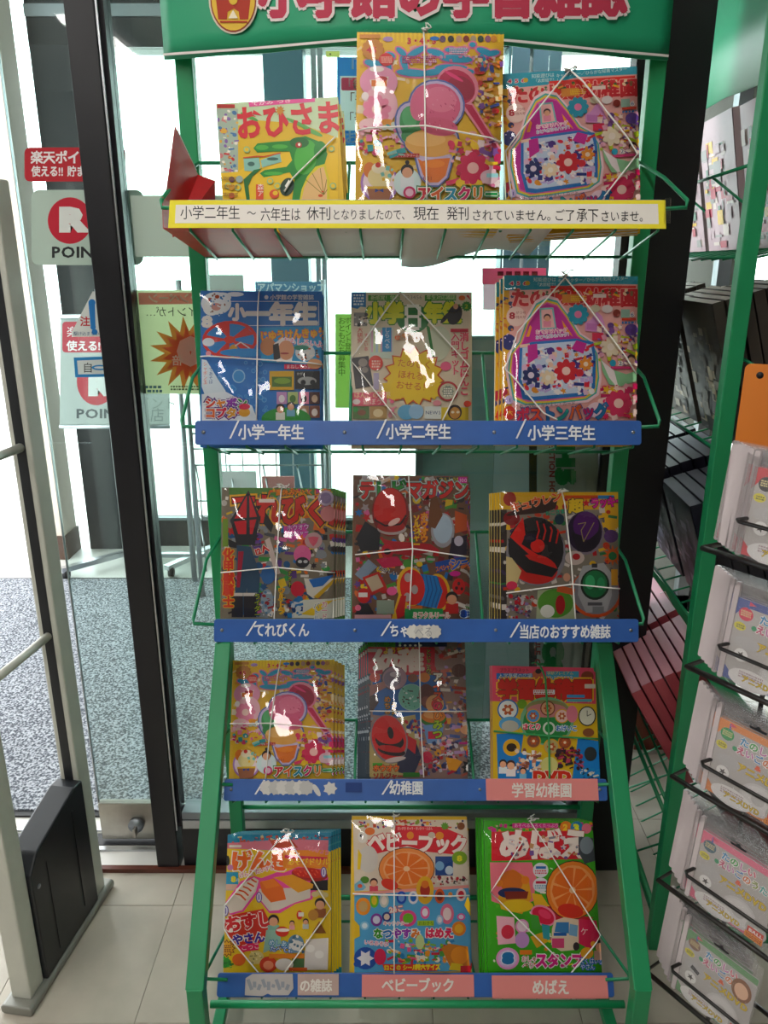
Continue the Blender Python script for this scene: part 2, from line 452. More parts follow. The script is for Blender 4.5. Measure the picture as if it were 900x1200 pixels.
# red-brown strip on the floor in front of the door
tr = MB().bar((-.742, 1.60, .006), (.5, 1.592, .006), .014, .012, (0, 0, 1)).bar((-.736, 1.602, .006), (-.712, 1.53, .006), .014, .012, (0, 0, 1))
struct('trim_7', tr, M['redbrown'])

# ---- entrance lobby behind the glass
struct('floor_lobby', MB().box(-3.2, .6, 1.82, 4.3, -.03, 0), M['outfl'])
struct('ceiling_lobby', MB().box(-3.2, .6, 1.76, 4.3, 2.78, 2.85), M['ceilm'])
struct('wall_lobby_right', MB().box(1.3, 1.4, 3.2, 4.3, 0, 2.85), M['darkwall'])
YO = 4.0
w2 = empty('window_2'); w2['kind'] = 'structure'
def X(px, y, D=YO): return atD(px, y, D)[0]
zt = atD(160, 55, YO)[2]
MB().box(-1.62, 1.3, YO, YO + .15, zt, 2.85).build('header', M['black'], w2)
MB().box(-1.62, 1.3, YO - .01, YO, zt + .12, zt + .17).build('header_moulding', M['alud'], w2)
MB().box(-1.40, 1.3, YO, YO + .08, 0.0, .155).build('bottom_rail', M['black'], w2)
MB().box(-1.40, 1.3, YO - .02, YO, .155, .17).build('sill', M['alud'], w2)
for xa, xb, yy, mm in ((93, 134, 500, 'black'), (320, 363, 330, 'bloomcol'), (595, 619, 70, 'bloomcol'), (623, 656, 70, 'bloomcol')):
    MB().box(X(xa, yy), X(xb, yy), YO - .05, YO + .12, 0, zt).build('column', M[mm], w2, bev=.004)
for px, yy in ((143, 500), (149, 500), (374, 330), (381, 330)):
    MB().box(X(px, yy) - .012, X(px, yy) + .012, YO - .03, YO + .02, .15, zt).build('mullion', M['alu'], w2)
MB().box(-1.4, 1.3, YO + .03, YO + .036, .17, zt).build('pane', M['glass'], w2)
# left side: cream pillar and dark jamb
pl_ = struct('wall_lobby_left', MB().box(-1.86, -1.665, 3.80, 3.96, .13, 2.85), M['cream'])
struct('baseboard_left', MB().box(-1.868, -1.657, 3.79, 3.97, 0, .13), M['brown'])
jb = struct('trim_8', MB().box(X(46, 500), X(52.5, 500), 3.92, 4.0, 0, 2.85), M['black'])
MB().box(X(52.5, 500), X(60, 500), 3.94, 4.0, 0, 2.85).build('jamb_face', M['lav'], jb)
# pavement outside and the shop window right of the black pillar
struct('ground', MB().box(-14, 14, 4.3, 30, -.08, -.04), M['outfl'])
w3 = empty('window_3'); w3['kind'] = 'structure'
MB().box(.6, 3.2, 3.15, 3.2, .0, .08).build('bottom_rail', M['black2'], w3)
MB().box(.6, 3.2, 3.17, 3.176, .08, CEIL).build('pane', M['glass'], w3)
MB().box(.6, 3.2, 3.14, 3.2, 2.5, CEIL).build('top_rail', M['black2'], w3)
for x in (1.3, 2.2): MB().box(x, x + .05, 3.15, 3.2, 0, CEIL).build('mullion', M['alud'], w3)
struct('ground_outside', MB().box(.6, 6, 3.2, 4.3, -.08, -.04), M['outfl'])

# carpet mat in the lobby
cm = bpy.data.materials.new('grey_loop_carpet'); cm.use_nodes = True
n = cm.node_tree.nodes; l = cm.node_tree.links; b = n['Principled BSDF']; b.inputs['Roughness'].default_value = 1
b.inputs['Specular IOR Level'].default_value = .1
tc = n.new('ShaderNodeTexCoord'); nz = n.new('ShaderNodeTexNoise'); nz.inputs['Scale'].default_value = 130; nz.inputs['Detail'].default_value = 3
rp = n.new('ShaderNodeValToRGB'); rp.color_ramp.elements[0].position = .42; rp.color_ramp.elements[0].color = lin('52565d')
rp.color_ramp.elements[1].position = .60; rp.color_ramp.elements[1].color = lin('b4b7bd')
l.new(tc.outputs['Object'], nz.inputs['Vector']); l.new(nz.outputs['Fac'], rp.inputs[0])
nz2 = n.new('ShaderNodeTexNoise'); nz2.inputs['Scale'].default_value = 6; l.new(tc.outputs['Object'], nz2.inputs['Vector'])
mr = n.new('ShaderNodeMapRange'); mr.inputs[3].default_value = .8; mr.inputs[4].default_value = 1.15; l.new(nz2.outputs['Fac'], mr.inputs[0])
vm = n.new('ShaderNodeVectorMath'); vm.operation = 'SCALE'; l.new(rp.outputs[0], vm.inputs[0]); l.new(mr.outputs[0], vm.inputs['Scale'])
l.new(vm.outputs[0], b.inputs['Base Color'])
bp = n.new('ShaderNodeBump'); bp.inputs['Strength'].default_value = .9; bp.inputs['Distance'].default_value = .006
l.new(nz.outputs['Fac'], bp.inputs['Height']); l.new(bp.outputs[0], b.inputs['Normal'])
mt_ = empty('floor_mat', (-.6, 2.6, 0), 'large grey loop-pile mat lying on the lobby floor behind the glass', 'mat')
MB().box(-1.6, 1.08, -.78, .91, 0.001, .010).build('carpet_pile', cm, mt_, bev=.003)
MB().box(-1.62, 1.10, -.80, .93, 0, .006).build('rubber_edge', M['rubber'], mt_)

# ceiling lamps of the shop
LX = [(-1.6, -1.7), (-.15, -1.7), (-1.6, .3), (-.2, .2)]
LW = ['back left', 'back right', 'front left', 'front right']
for i, (x, y) in enumerate(LX):
    t = empty('ceiling_light', (x, y, CEIL), 'long white ceiling lamp of the shop, %s, mirrored in the plastic wraps' % LW[i], 'ceiling lamp', 'ceiling lamps of the shop')
    MB().box(-.13, .13, -.6, .6, -.05, 0).build('lamp_body', M['lampbody'], t, bev=.005)
    MB().prism([(-.085, -.05), (.085, -.05), (.06, -.085), (-.06, -.085)], 1.14, Matrix.Translation((0, -.57, 0))).build('diffuser', M['tube'], t)

# ================================================================== MAGAZINE STANDS
def TF(art, t, x0, x1, y, h, c, **kw):
    em = h / (CAPH - CAPB); V, T_, wd = text_tris(t, 0)
    xs = [v[0] for v in V]
    art.T(t, x0, y, h, c, wx=(x1 - x0) / (max(xs) * em), **kw)
X0 = .060; YP = 1.43
ROWS = [(1.228, 1.545, 12), (1.245, 1.210, 17), (1.217, .866, 19), (1.245, .514, 31), (1.094, .201, 34)]   # lip depth, rail centre height, lean
REARY = [192, 413, 621, 840, 1075]
lips = []
for (D, z, al) in ROWS:
    A = math.radians(al); lips.append((Vector((X0, D - .010 * math.sin(A), z - .020 * math.cos(A))), A))
def rack_frame(root, full=True):
    """all in the stand's own axes: origin on the floor midway between the back posts, front is -y"""
    for s in (-1, 1):
        x = s * .386
        MB().bar((x, 0, 0), (x, 0, 2.02), .028, .028).build('back_post', M['green'], root, bev=.002)
        lg = MB().bar((x, -.01, .735), (x, -.405, .275), .028, .032, (1, 0, 0)).bar((x, -.402, .285), (x, -.402, 0), .028, .030)
        lg.build('front_leg', M['green'], root, bev=.002)
        MB().bar((x, 0, .045), (x, -.40, .045), .022, .022, (0, 0, 1)).build('foot_bar', M['green'], root, bev=.002)
    MB().tube([(-.372, -.375, .205), (.372, -.375, .205)], .007).build('front_bar', M['green'], root)
    MB().tube([(-.372, 0, .08), (.372, 0, .08)], .006).build('back_bar', M['green'], root)
    MB().tube([(-.372, 0, .33), (.372, 0, .33)], .005).tube([(-.372, 0, .36), (.372, 0, .36)], .004).build('back_bar', M['green'], root)
    for i, (L_, A) in enumerate(lips):
        lp = Vector((0, L_.y - YP, L_.z)); fdir = Vector((0, math.cos(A), -math.sin(A))); up = Vector((0, math.sin(A), math.cos(A)))
        dep = (-.015 - lp.y) / math.cos(A)
        sh = MB(); lo = -.004
        wz_ = [k / 11 * .70 - .35 for k in range(12)]
        for x in wz_:
            q = Vector((x, 0, 0)); sh.tube([q + lp + up * .03 + fdir * .004, q + lp + up * lo + fdir * .004, q + lp + up * lo + fdir * dep], .0022, 5)
        sh.tube([lp + Vector((-.355, 0, 0)) + fdir * .008 + up * .004, lp + Vector((.355, 0, 0)) + fdir * .008 + up * .004], .003, 6)
        sh.tube([lp + Vector((-.37, 0, 0)) + fdir * dep + up * (lo + .004), lp + Vector((.37, 0, 0)) + fdir * dep + up * (lo + .004)], .003, 6)
        ws = sh.build('wire_shelf', M['green_wire'], root); ws['kind'] = 'stuff'
        zr = atD(450, REARY[i], YP)[2]
        MB().tube([(-.372, -.012, zr), (.372, -.012, zr)], .0032).build('back_wire', M['green_wire'], root)
        for s in (-1, 1):
            fr = Vector((s * .392, lp.y + .012, lp.z + .028))
            MB().tube([(s * .372, -.012, zr), (s * .395, -.07, zr - (zr - fr.z) * .35), fr + Vector((0, 0, .010)), fr, (s * .35, lp.y + .012, lp.z + .026)], .0032).build('side_guard', M['green_wire'], root)
            x = s * .118
            MB().tube([(x, -.012, zr), Vector((x, lp.y, lp.z)) + fdir * .03 + up * .002], .0028).build('divider_wire', M['green_wire'], root)
root = empty('magazine_stand', (X0, YP, 0), 'tall green metal magazine stand with five wire shelves and blue title rails, facing the camera', 'magazine stand')
rack_frame(root)
bpy.context.view_layer.update()
def lip_plane(i, off=.0):
    L_, A = lips[i]; fdir = Vector((0, math.cos(A), -math.sin(A))); up = Vector((0, math.sin(A), math.cos(A)))
    return Plane(L_ - fdir * off, (1, 0, 0), up)
RAIL = [None, (229, 751, 489, 521), (251, 748, 726, 753), (262, 712, 911, 941), (254, 720, 1139, 1171)]
for i in range(5):
    pl = lip_plane(i)
    if i == 0: x0, x1 = -.355, .355
    else:
        x0, x1 = pl.px(RAIL[i][0], RAIL[i][3])[0], pl.px(RAIL[i][1], RAIL[i][3])[0]
    rl = MB().prism(rnd_rect(x0, x1, -.001, .039, .005), -.003); rail = rl.build('title_rail', M['blue'], root, mw=pl.mw(), bev=.0008)
    # rivets
    if 0 < i < 4:
        for x in (x0 + .014, x0 + .245, x0 + .49, x1 - .014): MB().cyl((x, -.0035, .02), .003, -.001, 10, 'y').build('rivet', M['alud'], rail, mw=pl.mw())
    ar = Art(lip_plane(i, .0042)); wt = 'd9dce0'
    def flush():
        global ar
        if ar.v: ar.build('title_lettering', M['matte'], rail, mw=ar.pl.mw())
        ar = Art(lip_plane(i, .0042)); ar.k = 40
    def slash(x, y0, y1): ar.P([(x, y1), (x + 2.2, y1), (x + 13, y0), (x + 10.8, y0)], wt)
    if i == 1:
        for xs, x0_, x1_, t, yb in ((268.5, 279, 356, '小学一年生', 516), (441, 452, 528, '小学二年生', 515.5), (604, 618, 697, '小学三年生', 517)):
            slash(xs, 491, 514); TF(ar, t, x0_, x1_, yb - 1, 16.5, wt, b=.03); flush()
    if i == 2:
        slash(288, 728, 745); TF(ar, 'てれびくん', 297, 362, 746, 15, wt, b=.025); flush()
        slash(446, 728, 745); TF(ar, 'ちゃお', 456, 492, 746, 14, wt, b=.025)
        for k, x in enumerate((484, 493, 501, 509)): ar.S(x, 740, 8.5, 7.2, 9, ('cfccc4', 'bdbab4')[k % 2], k * 20)
        TF(ar, 'ぺる', 486, 506, 746, 11, '8f8f92', b=0); flush()
        slash(597, 729, 747); TF(ar, '当店のおすすめ雑誌', 608, 715, 748, 15, wt, b=.03)
    if i == 3:
        slash(298, 914, 931)
        for k, x in enumerate((313, 323, 332, 342, 352, 359)): ar.S(x, 923, 9.2, 7.6, 9, ('c8c5c0', 'b5b3b0')[k % 2], k * 25)
        ar.E(371, 926, 3, 8, 'c8c5c0', -30); ar.S(387, 924, 8.5, 6, 7, 'c8c5c0')
        flush(); ar.R(405, 917, 424, 928, '1c3a78'); flush()
        slash(447, 914, 931); TF(ar, '幼稚園', 456, 495, 931, 15, wt, b=.03); flush()
    if i in (3, 4):
        pls = [(570, 700, 912.5, 938)] if i == 3 else [(424, 555, 1142, 1168), (577, 711, 1143, 1170)]
        for (a_, b_, c_, d_) in pls:
            pq = lip_plane(i, .0034); u0, v0 = pq.px(a_, d_); u1, v1 = pq.px(b_, c_)
            MB().box(u0, u1, -.0015, 0, v0, v1).build('salmon_plate', M['pinkplate'], rail, mw=pq.mw())
        ar = ar if i == 4 else ar; ar.k = 60
        if i == 3: TF(ar, '学習幼稚園', 599, 669, 934, 15.5, 'dcd4cc', b=.03)
        else:
            TF(ar, 'ベビーブック', 447, 531, 1162, 15, 'dcd4cc', b=.03); flush(); TF(ar, 'めばえ', 623, 666, 1165, 16, 'dcd4cc', b=.03); flush()
            ar.P([(287, 1166), (288, 1146), (296, 1141), (343, 1141), (344, 1158), (338, 1166), (318, 1166), (314, 1164), (308, 1167)], 'b3aaa8')
            ar.R(349, 1141, 397, 1166, 'b89c94')
            for k in range(9): ar.R(291 + k * 5.5, 1147 + (k % 3) * 3, 295 + k * 5.5, 1160 - (k % 2) * 3, '8c8f98', rot=20 * (k % 3 - 1))
            TF(ar, 'の雑誌', 351, 389, 1162, 14, 'dcd4cc', b=.03)
    if i: flush()

# ---- green header sign with its curved face
class Curved:
    def __init__(s, off=0):
        s.off = off; s.Dend = 1.405; s.bul = .085; s.z0 = atD(200, 70, s.Dend)[2]
        s.xa = atD(193, 72, s.Dend)[0]; s.xb = atD(782, 66, s.Dend)[0]; s.xc = (s.xa + s.xb) / 2; s.hw = (s.xb - s.xa) / 2
    def D(s, x): u = min(1, abs((x - s.xc) / s.hw)); return s.Dend - s.bul * (1 - u ** 2.2) - s.off
    def px(s, x, y):
        D = s.Dend
        for _ in range(6): q = atD(x, y, D); D = s.D(q[0])
        q = atD(x, y, D); s._d = D
        return q[0], q[2]
cv = Curved()
hv, hf = [], []; nx = 40
for j, z in enumerate((cv.z0, cv.z0 + .03, cv.z0 + .10, cv.z0 + .17, cv.z0 + .24)):
    for i in range(nx + 1):
        x = cv.xa + (cv.xb - cv.xa) * i / nx; rip = .0025 * math.sin(i * .9 + j) * (j < 4)
        sag = -.004 * math.sin(i / nx * 9) if j == 0 else 0
        hv.append((x, cv.D(x) + rip, z + sag))
for j in range(4):
    for i in range(nx): k = j * (nx + 1) + i; hf.append((k, k + 1, k + nx + 2, k + nx + 1))
hs = MB().add(hv, hf, True).build('header_sign', M['banner'], root, solid=.003); hs.matrix_world = Matrix.Identity(4)
cv2 = Curved(.004); ar = Art(cv2)
class _A(Art):
    def _add(s, pts, fs, c, local=False, k=None, mic=None):
        q = len(s.v); c = lin(c); kk = s.k if k is None else k
        for i, p in enumerate(pts):
            a, b = s.pl.px(*p); s.v.append((a, s.pl.D(a) - kk * .0003 - (mic[i] * 5 if mic else 0), b))
        s.f += [tuple(i + q for i in f) for f in fs]; s.col += [c] * len(fs)
        if k is None: s.k += 1
ar = _A(cv2)
TF(ar, '小学館の学習雑誌', 303, 733, 19, 54, 'b8364f', oc='ded3d0', b=.05, ob=.11)
lt = ar.build('header_lettering', M['matte'], hs); lt.matrix_world = Matrix.Identity(4)
ar = _A(cv2)
ar.E(273.5, -1, 29, 41, 'c9c2b0', n=30); ar.E(273.5, -1, 27, 39, '8f3a2a', n=30); ar.E(273.5, -1, 25.5, 37, 'd9b13a', n=30)
ar.P([(256, 23), (252, -12), (295, -12), (291, 23), (281, 23), (280, 14), (274, 10), (267, 14), (266, 23)], 'a8321f')
ar.P([(262, -14), (263, -30), (283, -30), (285, -14)], 'a8321f'); ar.E(273.5, 0, 5, 6, 'd9b13a'); ar.R(258, 25, 290, 27, 'a8321f')
ar.P([(268, 22), (273.5, 12), (279, 22)], 'e8dcc0')
em = ar.build('emblem', M['matte'], hs); em.matrix_world = Matrix.Identity(4)
hb, hbf = [], []
for i in range(nx + 1):
    x = cv.xa + (cv.xb - cv.xa) * i / nx; sag = -.004 * math.sin(i / nx * 9); zz = cv.z0 + sag + .004
    hb += [(x, cv.D(x) - .0065, zz), (x, cv.D(x) - .0065, zz + .0035)]
hbf = [(2 * i, 2 * i + 2, 2 * i + 3, 2 * i + 1) for i in range(nx)]
he = MB().add(hb, hbf).build('pale_hem', M['white'], hs); he.matrix_world = Matrix.Identity(4)

# ---- handwritten notice stuck over the top rail
pl = lip_plane(0, .0055)
ar = Art(pl)
ar.P([(199, 234.5), (780, 234.5), (780.5, 268), (197, 267), ], 'e8d92e'); ar.P([(206, 240), (771, 239), (772, 262.5), (205, 261.5)], 'e6e0d8')
hand = '1d1a20'
for t, x0, x1, yb, h in (('小学二年生', 211, 281, 257, 15), ('〜', 289, 300, 256, 12), ('六年生は', 305, 352, 259, 15), ('休刊', 359, 387, 258, 15), ('となりましたので、', 389, 474, 258, 12.5),
                       ('現在', 484, 514, 258, 15), ('発刊', 523, 549, 258, 15), ('されていません。', 552, 645, 259, 13), ('ご了', 649, 673, 259, 13), ('承下', 675, 701, 260, 15), ('さいませ。', 703, 753, 260, 12.5)):
    TF(ar, t, x0, x1, yb, h, hand, b=0)
ar.back(); nt = ar.build('paper_notice', M['matte'], None, mw=pl.mw())
tag(nt, 'long white notice with a yellow border and handwritten Japanese taped along the top shelf edge', 'notice')
tb = MB(); u0, v0 = pl.px(778, 262); u1, v1 = pl.px(786, 232); tb.box(u0, u1, -.0012, -.0002, v0, v1)
tb.build('clear_tape', M['film'], nt, mw=pl.mw())

# ---- red card folder and white sheets lying on the top shelf
L0, A0 = lips[0]; fd0 = Vector((0, math.cos(A0), -math.sin(A0))); up0 = Vector((0, math.sin(A0), math.cos(A0)))
def onshelf(x, d, h=0): return Vector((x, 0, 0)) + Vector((0, L0.y, L0.z)) + fd0 * d + up0 * h
xl = atD(190, 266, L0.y)[0]
v = [onshelf(xl, .005), onshelf(-.165, .005), onshelf(-.14, .195), onshelf(xl + .02, .195), onshelf(xl, .005, .045), onshelf(xl + .02, .195, .045)]
tip = atD(205, 148, 1.33); v2 = [onshelf(xl, .06, .0), atD(193, 238, 1.27), tip, atD(232, 205, 1.40), atD(252, 212, 1.40), atD(252, 240, 1.40)]
rf = MB().add(v, [(0, 1, 2, 3), (0, 3, 5, 4)]).add(v2, [(0, 1, 2), (0, 2, 3), (0, 3, 4, 5)]).build('card_folder', M['redcard'], solid=.0012)
tag(rf, 'torn glossy red card folder lying under the left end of the top shelf magazines', 'folder')
wf = MB().add([atD(207, 150, 1.335) + Vector((0, .002, 0)), atD(231, 200, 1.405), atD(212, 190, 1.40)], [(0, 1, 2)]).build('white_lining', M['white'], rf)
for k, (xa, xb, da, db, lab) in enumerate(((-.16, .03, .01, .20, 'white sheet of paper lining the left middle of the top shelf'), (.03, .255, .0, .215, 'curled white sheet of paper lining the middle right of the top shelf'))):
    vs, fs = [], []
    for i in range(13):
        x = xa + (xb - xa) * i / 12
        for j in range(5):
            d = da + (db - da) * j / 4; cz = -.016 * math.sin(i / 12 * 5 + k) * (j / 4) ** 2 * (k == 1) + .001 + k * .0015
            vs.append(onshelf(x, d, cz if cz > 0 else cz))
    fs = [(i * 5 + j, (i + 1) * 5 + j, (i + 1) * 5 + j + 1, i * 5 + j + 1) for i in range(12) for j in range(4)]
    o = MB().add(vs, fs, True).build('shelf_paper', M['white'], solid=.0006)
    tag(o, lab, 'paper')

# ================================================================== MAGAZINES
def mag_plane(i, s, tl, tr, crop):
    L_, A = lips[i]; fdir = Vector((0, math.cos(A), -math.sin(A))); up = Vector((0, math.sin(A), math.cos(A)))
    P = Vector((0, L_.y, L_.z)) + fdir * s
    p0 = Plane(P, (1, 0, 0), up)
    q = lambda c: p0.px(crop[0] + c[0] / crop[2], crop[1] + c[1] / crop[2])
    a, b = q(tl), q(tr); ph = math.atan2(b[1] - a[1], b[0] - a[0]); W = math.hypot(b[0] - a[0], b[1] - a[1])
    ex = p0.ex * math.cos(ph) + p0.ez * math.sin(ph); ez = p0.ez * math.cos(ph) - p0.ex * math.sin(ph)
    mid = P + p0.ex * (a[0] + b[0]) / 2 + p0.ez * (a[1] + b[1]) / 2
    low = abs(math.sin(ph)) * W / 2 + .001
    H_ = ((a[1] + b[1]) / 2 - low) / math.cos(ph)
    pl = Plane(mid - ez * H_, ex, ez)
    return pl, W, H_
def film_mesh(W, H_, seed, bul=.006):
    g = random.Random(seed); nx_, nz_ = 14, 18; vs = []; ph = [g.uniform(0, 6) for _ in range(4)]
    for j in range(nz_ + 1):
        for i in range(nx_ + 1):
            u, v_ = i / nx_ * 2 - 1, j / nz_ * 2 - 1
            y = -.0055 - bul * (1 - u ** 4) * (1 - v_ ** 6) - .0014 * math.sin(u * 5 + ph[0] + v_ * 2) - .001 * math.sin(v_ * 6 + ph[1] + u * 3)
            if abs(u) == 1 or abs(v_) == 1: y = -.002
            vs.append((u * W / 2 * 1.01, y, (v_ + 1) / 2 * H_ * 1.01))
    return MB().add(vs, [(j * (nx_ + 1) + i, j * (nx_ + 1) + i + 1, (j + 1) * (nx_ + 1) + i + 1, (j + 1) * (nx_ + 1) + i) for j in range(nz_) for i in range(nx_)], True)
SCENE_TAG = 'magazines on the front stand'
ORD = ['first', 'second', 'third', 'fourth', 'fifth', 'sixth']
MAGS = {}
def magazine(key, row, s, crop, tl, tr, draw, label, short, ncopy=1, dx=0, dz=0, thick=.011, strings=(), film=True, cover=None, smat='string', seed=1, knot=None, bg='d8c060'):
    pl, W, H_ = mag_plane(row, s, tl, tr, crop)
    t = empty('picture_magazine', mw=pl.mw(), label=label, cat='magazine', group='tied magazines on the front stand')
    body = MB().box(-W / 2 + .001, W / 2 - .001, .0008, thick, .0008, H_ - .001)
    pg = body.build('pages', M['pages'], t)
    if cover is None:
        A = Art(pl, crop, (-W / 2, W / 2, 0, H_)); A.L(-W / 2, W / 2, 0, H_, bg); A.k = 2
        draw(A); me = A.mesh('cover', M['print']); me['W'] = W; me['H'] = H_
        # spine fold on the left edge and the back cover
    else: me = cover
    co = bpy.data.objects.new('cover', me); COL.objects.link(co); co.parent = t
    co.scale = (W / me['W'], 1, H_ / me['H'])
    sp = MB().box(-W / 2, -W / 2 + .001, 0, thick + .0004, 0, H_).box(-W / 2, W / 2, thick, thick + .0006, 0, H_)
    sp.build('back_cover', PALM(bg), t)
    copies = []
    for k in range(ncopy):
        c = t.copy(); COL.objects.link(c); c['label'] = ''
        for ch in list(t.children):
            d = ch.copy(); COL.objects.link(d); d.parent = c
        gg = random.Random(seed * 31 + k)
        yy = (thick + .0035) * (k + 1) + .002
        jx = dx * (k + 1) + gg.uniform(-.0008, .0008); jz = max(dz * (k + 1), -.0) if dz > 0 else dz * (k + 1)
        c.matrix_world = pl.mw() @ Matrix.Translation((jx, yy, 0))
        if dz:
            for d in c.children: d.scale.z *= (H_ + jz) / H_
        c['label'] = f'{ORD[k]} copy back behind {short}'
        c['group'] = f'copies piled behind {short}'
    # string round the front copy
    m = lambda x, y: pl.px(crop[0] + x / crop[2], crop[1] + y / crop[2])
    zf = -.0125 if film else -.005
    for line in strings:
        pts = [m(*p) for p in line]
        pts = [(min(max(a, -W / 2 - .001), W / 2 + .001), min(max(b, 0.001), H_ + .001)) for a, b in pts]
        out = []
        for (a0, b0), (a1, b1) in zip(pts, pts[1:]):
            for k in range(6):
                u = k / 6; a, b = a0 + (a1 - a0) * u, b0 + (b1 - b0) * u
                e = min(1, (W / 2 + .001 - abs(a)) / .012, (H_ + .001 - b) / .012); out.append((a, zf * max(e, .12) - .001, b))
        a, b = pts[-1]; e = min(1, (W / 2 + .001 - abs(a)) / .012, (H_ + .001 - b) / .012); out.append((a, zf * max(e, .12) - .001, b))
        MB().tube(out, .00125 if smat == 'string' else .002, 6).build('string', M[smat], t)
    if knot:
        a, b = m(*knot); b = min(b, H_ + .004); g = random.Random(seed); kb = MB()
        for k in range(6):
            q = [(a, -.004, b)]
            for _ in range(4): q.append((q[-1][0] + g.uniform(-.007, .007), -.004 + g.uniform(-.004, .006), q[-1][2] + g.uniform(-.002, .004)))
            kb.tube(q, .0011, 5)
        kb.build('string_knot', M[smat], t)
    if film: film_mesh(W, H_, seed).build('plastic_wrap', M['film'], t)
    MAGS[key] = (t, me, W, H_, pl)
    return t
_P = {}
def PALM(c):
    if c not in _P: _P[c] = mat('cover_card_' + c, c, .4)
    return _P[c]

BUSY = ['c23b3b', 'e3c33c', '3f7fb8', 'd97fa6', 'efe9e0', '4f9f5a', '6a4a8c', 'e07a35', '2c2428']
PINKS = ['e58fae', 'f3c7d3', 'c93f6e', 'f4e6e4', 'e9a0b6', '8a5fa0', 'f0d050']
def cov_obi(A):
    A.P([(40, 60), (805, 20), (800, 300), (560, 210), (300, 190), (40, 260)], 'c3d2b0')
    A.R(40, 120, 180, 700, 'a7b5a6'); A.K(50, 130, 175, 520, 34, ['5a7fa5', 'c98a8a', 'e7e0d2', '8a6fa5', 'd9b060', 'c04848'], 6, 24, 5)
    A.P([(40, 520), (180, 510), (330, 420), (800, 330), (800, 700), (40, 700)], 'e6c01c')
    A.P([(245, 78), (655, 42), (658, 76), (250, 108)], 'dc6fa0'); A.T('てがみ つき', 262, 102, 22, 'f6e8ea', rot=-5, wx=1.9)
    A.R(50, 92, 160, 116, 'b03028')
    for x, y, rx, ry in ((250, 170, 60, 12), (560, 215, 90, 12), (640, 260, 70, 14)): A.E(x, y, rx, ry, '6aa45a', 25)
    A.T('おひさま', 170, 312, 190, 'cf2436', b=.035, rot=-4, wx=.78)
    A.S(440, 132, 34, 17, 9, 'c58a1e')
    # the crocodile
    G, G2, G3 = '2d8a3a', '1f6f30', '5fae55'
    A.P([(275, 365), (300, 335), (400, 325), (500, 318), (540, 300), (600, 290), (700, 330), (735, 400), (715, 470), (640, 520), (600, 690), (515, 690), (530, 560), (500, 515), (340, 545), (315, 520), (345, 500), (480, 480), (515, 440), (500, 385), (400, 385), (300, 392)], G)
    A.E(600, 420, 70, 110, G3, 10); A.E(560, 330, 60, 34, G2); A.E(690, 380, 40, 60, G); A.E(330, 360, 40, 16, G3); A.E(440, 355, 50, 14, G3); A.E(400, 522, 60, 12, G3)
    A.E(556, 345, 20, 18, 'b33a2c'); A.E(560, 342, 8, 9, 'efe9da')
    A.E(485, 605, 42, 58, '173d2a', 20); A.P([(470, 600), (495, 560), (505, 575), (480, 610)], 'e8e6dc')
    A.P([(215, 430), (310, 425), (320, 480), (300, 510), (220, 505)], '93bdaf'); A.P([(320, 440), (440, 395), (450, 450), (330, 485)], '93bdaf')
    A.E(262, 463, 22, 14, '41685f'); A.E(395, 432, 36, 10, '41685f'); A.line([(212, 425), (300, 415), (340, 418), (445, 395)], 7, 'cf5a3a')
    A.P([(215, 560), (280, 500), (330, 490), (270, 540), (245, 600), (255, 700), (235, 700), (222, 620)], G2)
    A.P([(560, 700), (575, 620), (610, 540), (660, 480), (720, 462), (745, 560), (745, 700)], 'd6c84a'); A.P([(572, 700), (590, 610), (630, 535), (680, 490), (712, 480), (732, 560), (732, 700)], 'e0bd8c')
    for e in ((600, 560), (640, 520), (690, 490), (730, 560), (735, 620)): A.line([(712, 655), e], 4, '8a7a3a')
    A.E(692, 660, 15, 9, 'cc5a28'); A.E(705, 635, 8, 5, 'cc5a28')
    A.E(405, 650, 30, 28, 'd8551f'); A.E(412, 644, 16, 14, 'e6c01c')
    A.R(292, 590, 338, 690, 'd8552a'); A.T('森ア', 300, 590, 36, 'f0e8da', vert=True)
    for x, y in ((235, 375), (380, 570), (425, 600), (180, 610), (760, 370), (770, 600), (120, 600)): A.O(x, y, 20, 20, 4, '9fc08c'); A.E(x, y, 13, 13, 'e6c01c')
    for k in range(3):
        A.E(65, 560 + k * 50, 18, 18, '6a4a5a'); A.E(65, 560 + k * 50, 13, 13, 'e6cfa0'); A.E(142, 560 + k * 50, 18, 18, ('5a2a4a', 'd9a030', 'c06a4a')[k]); A.bars(90, 545 + k * 50, 180, 3, 5, '8a6a3a', seed=k)
    A.E(190, 560, 22, 22, '9aa8a0')
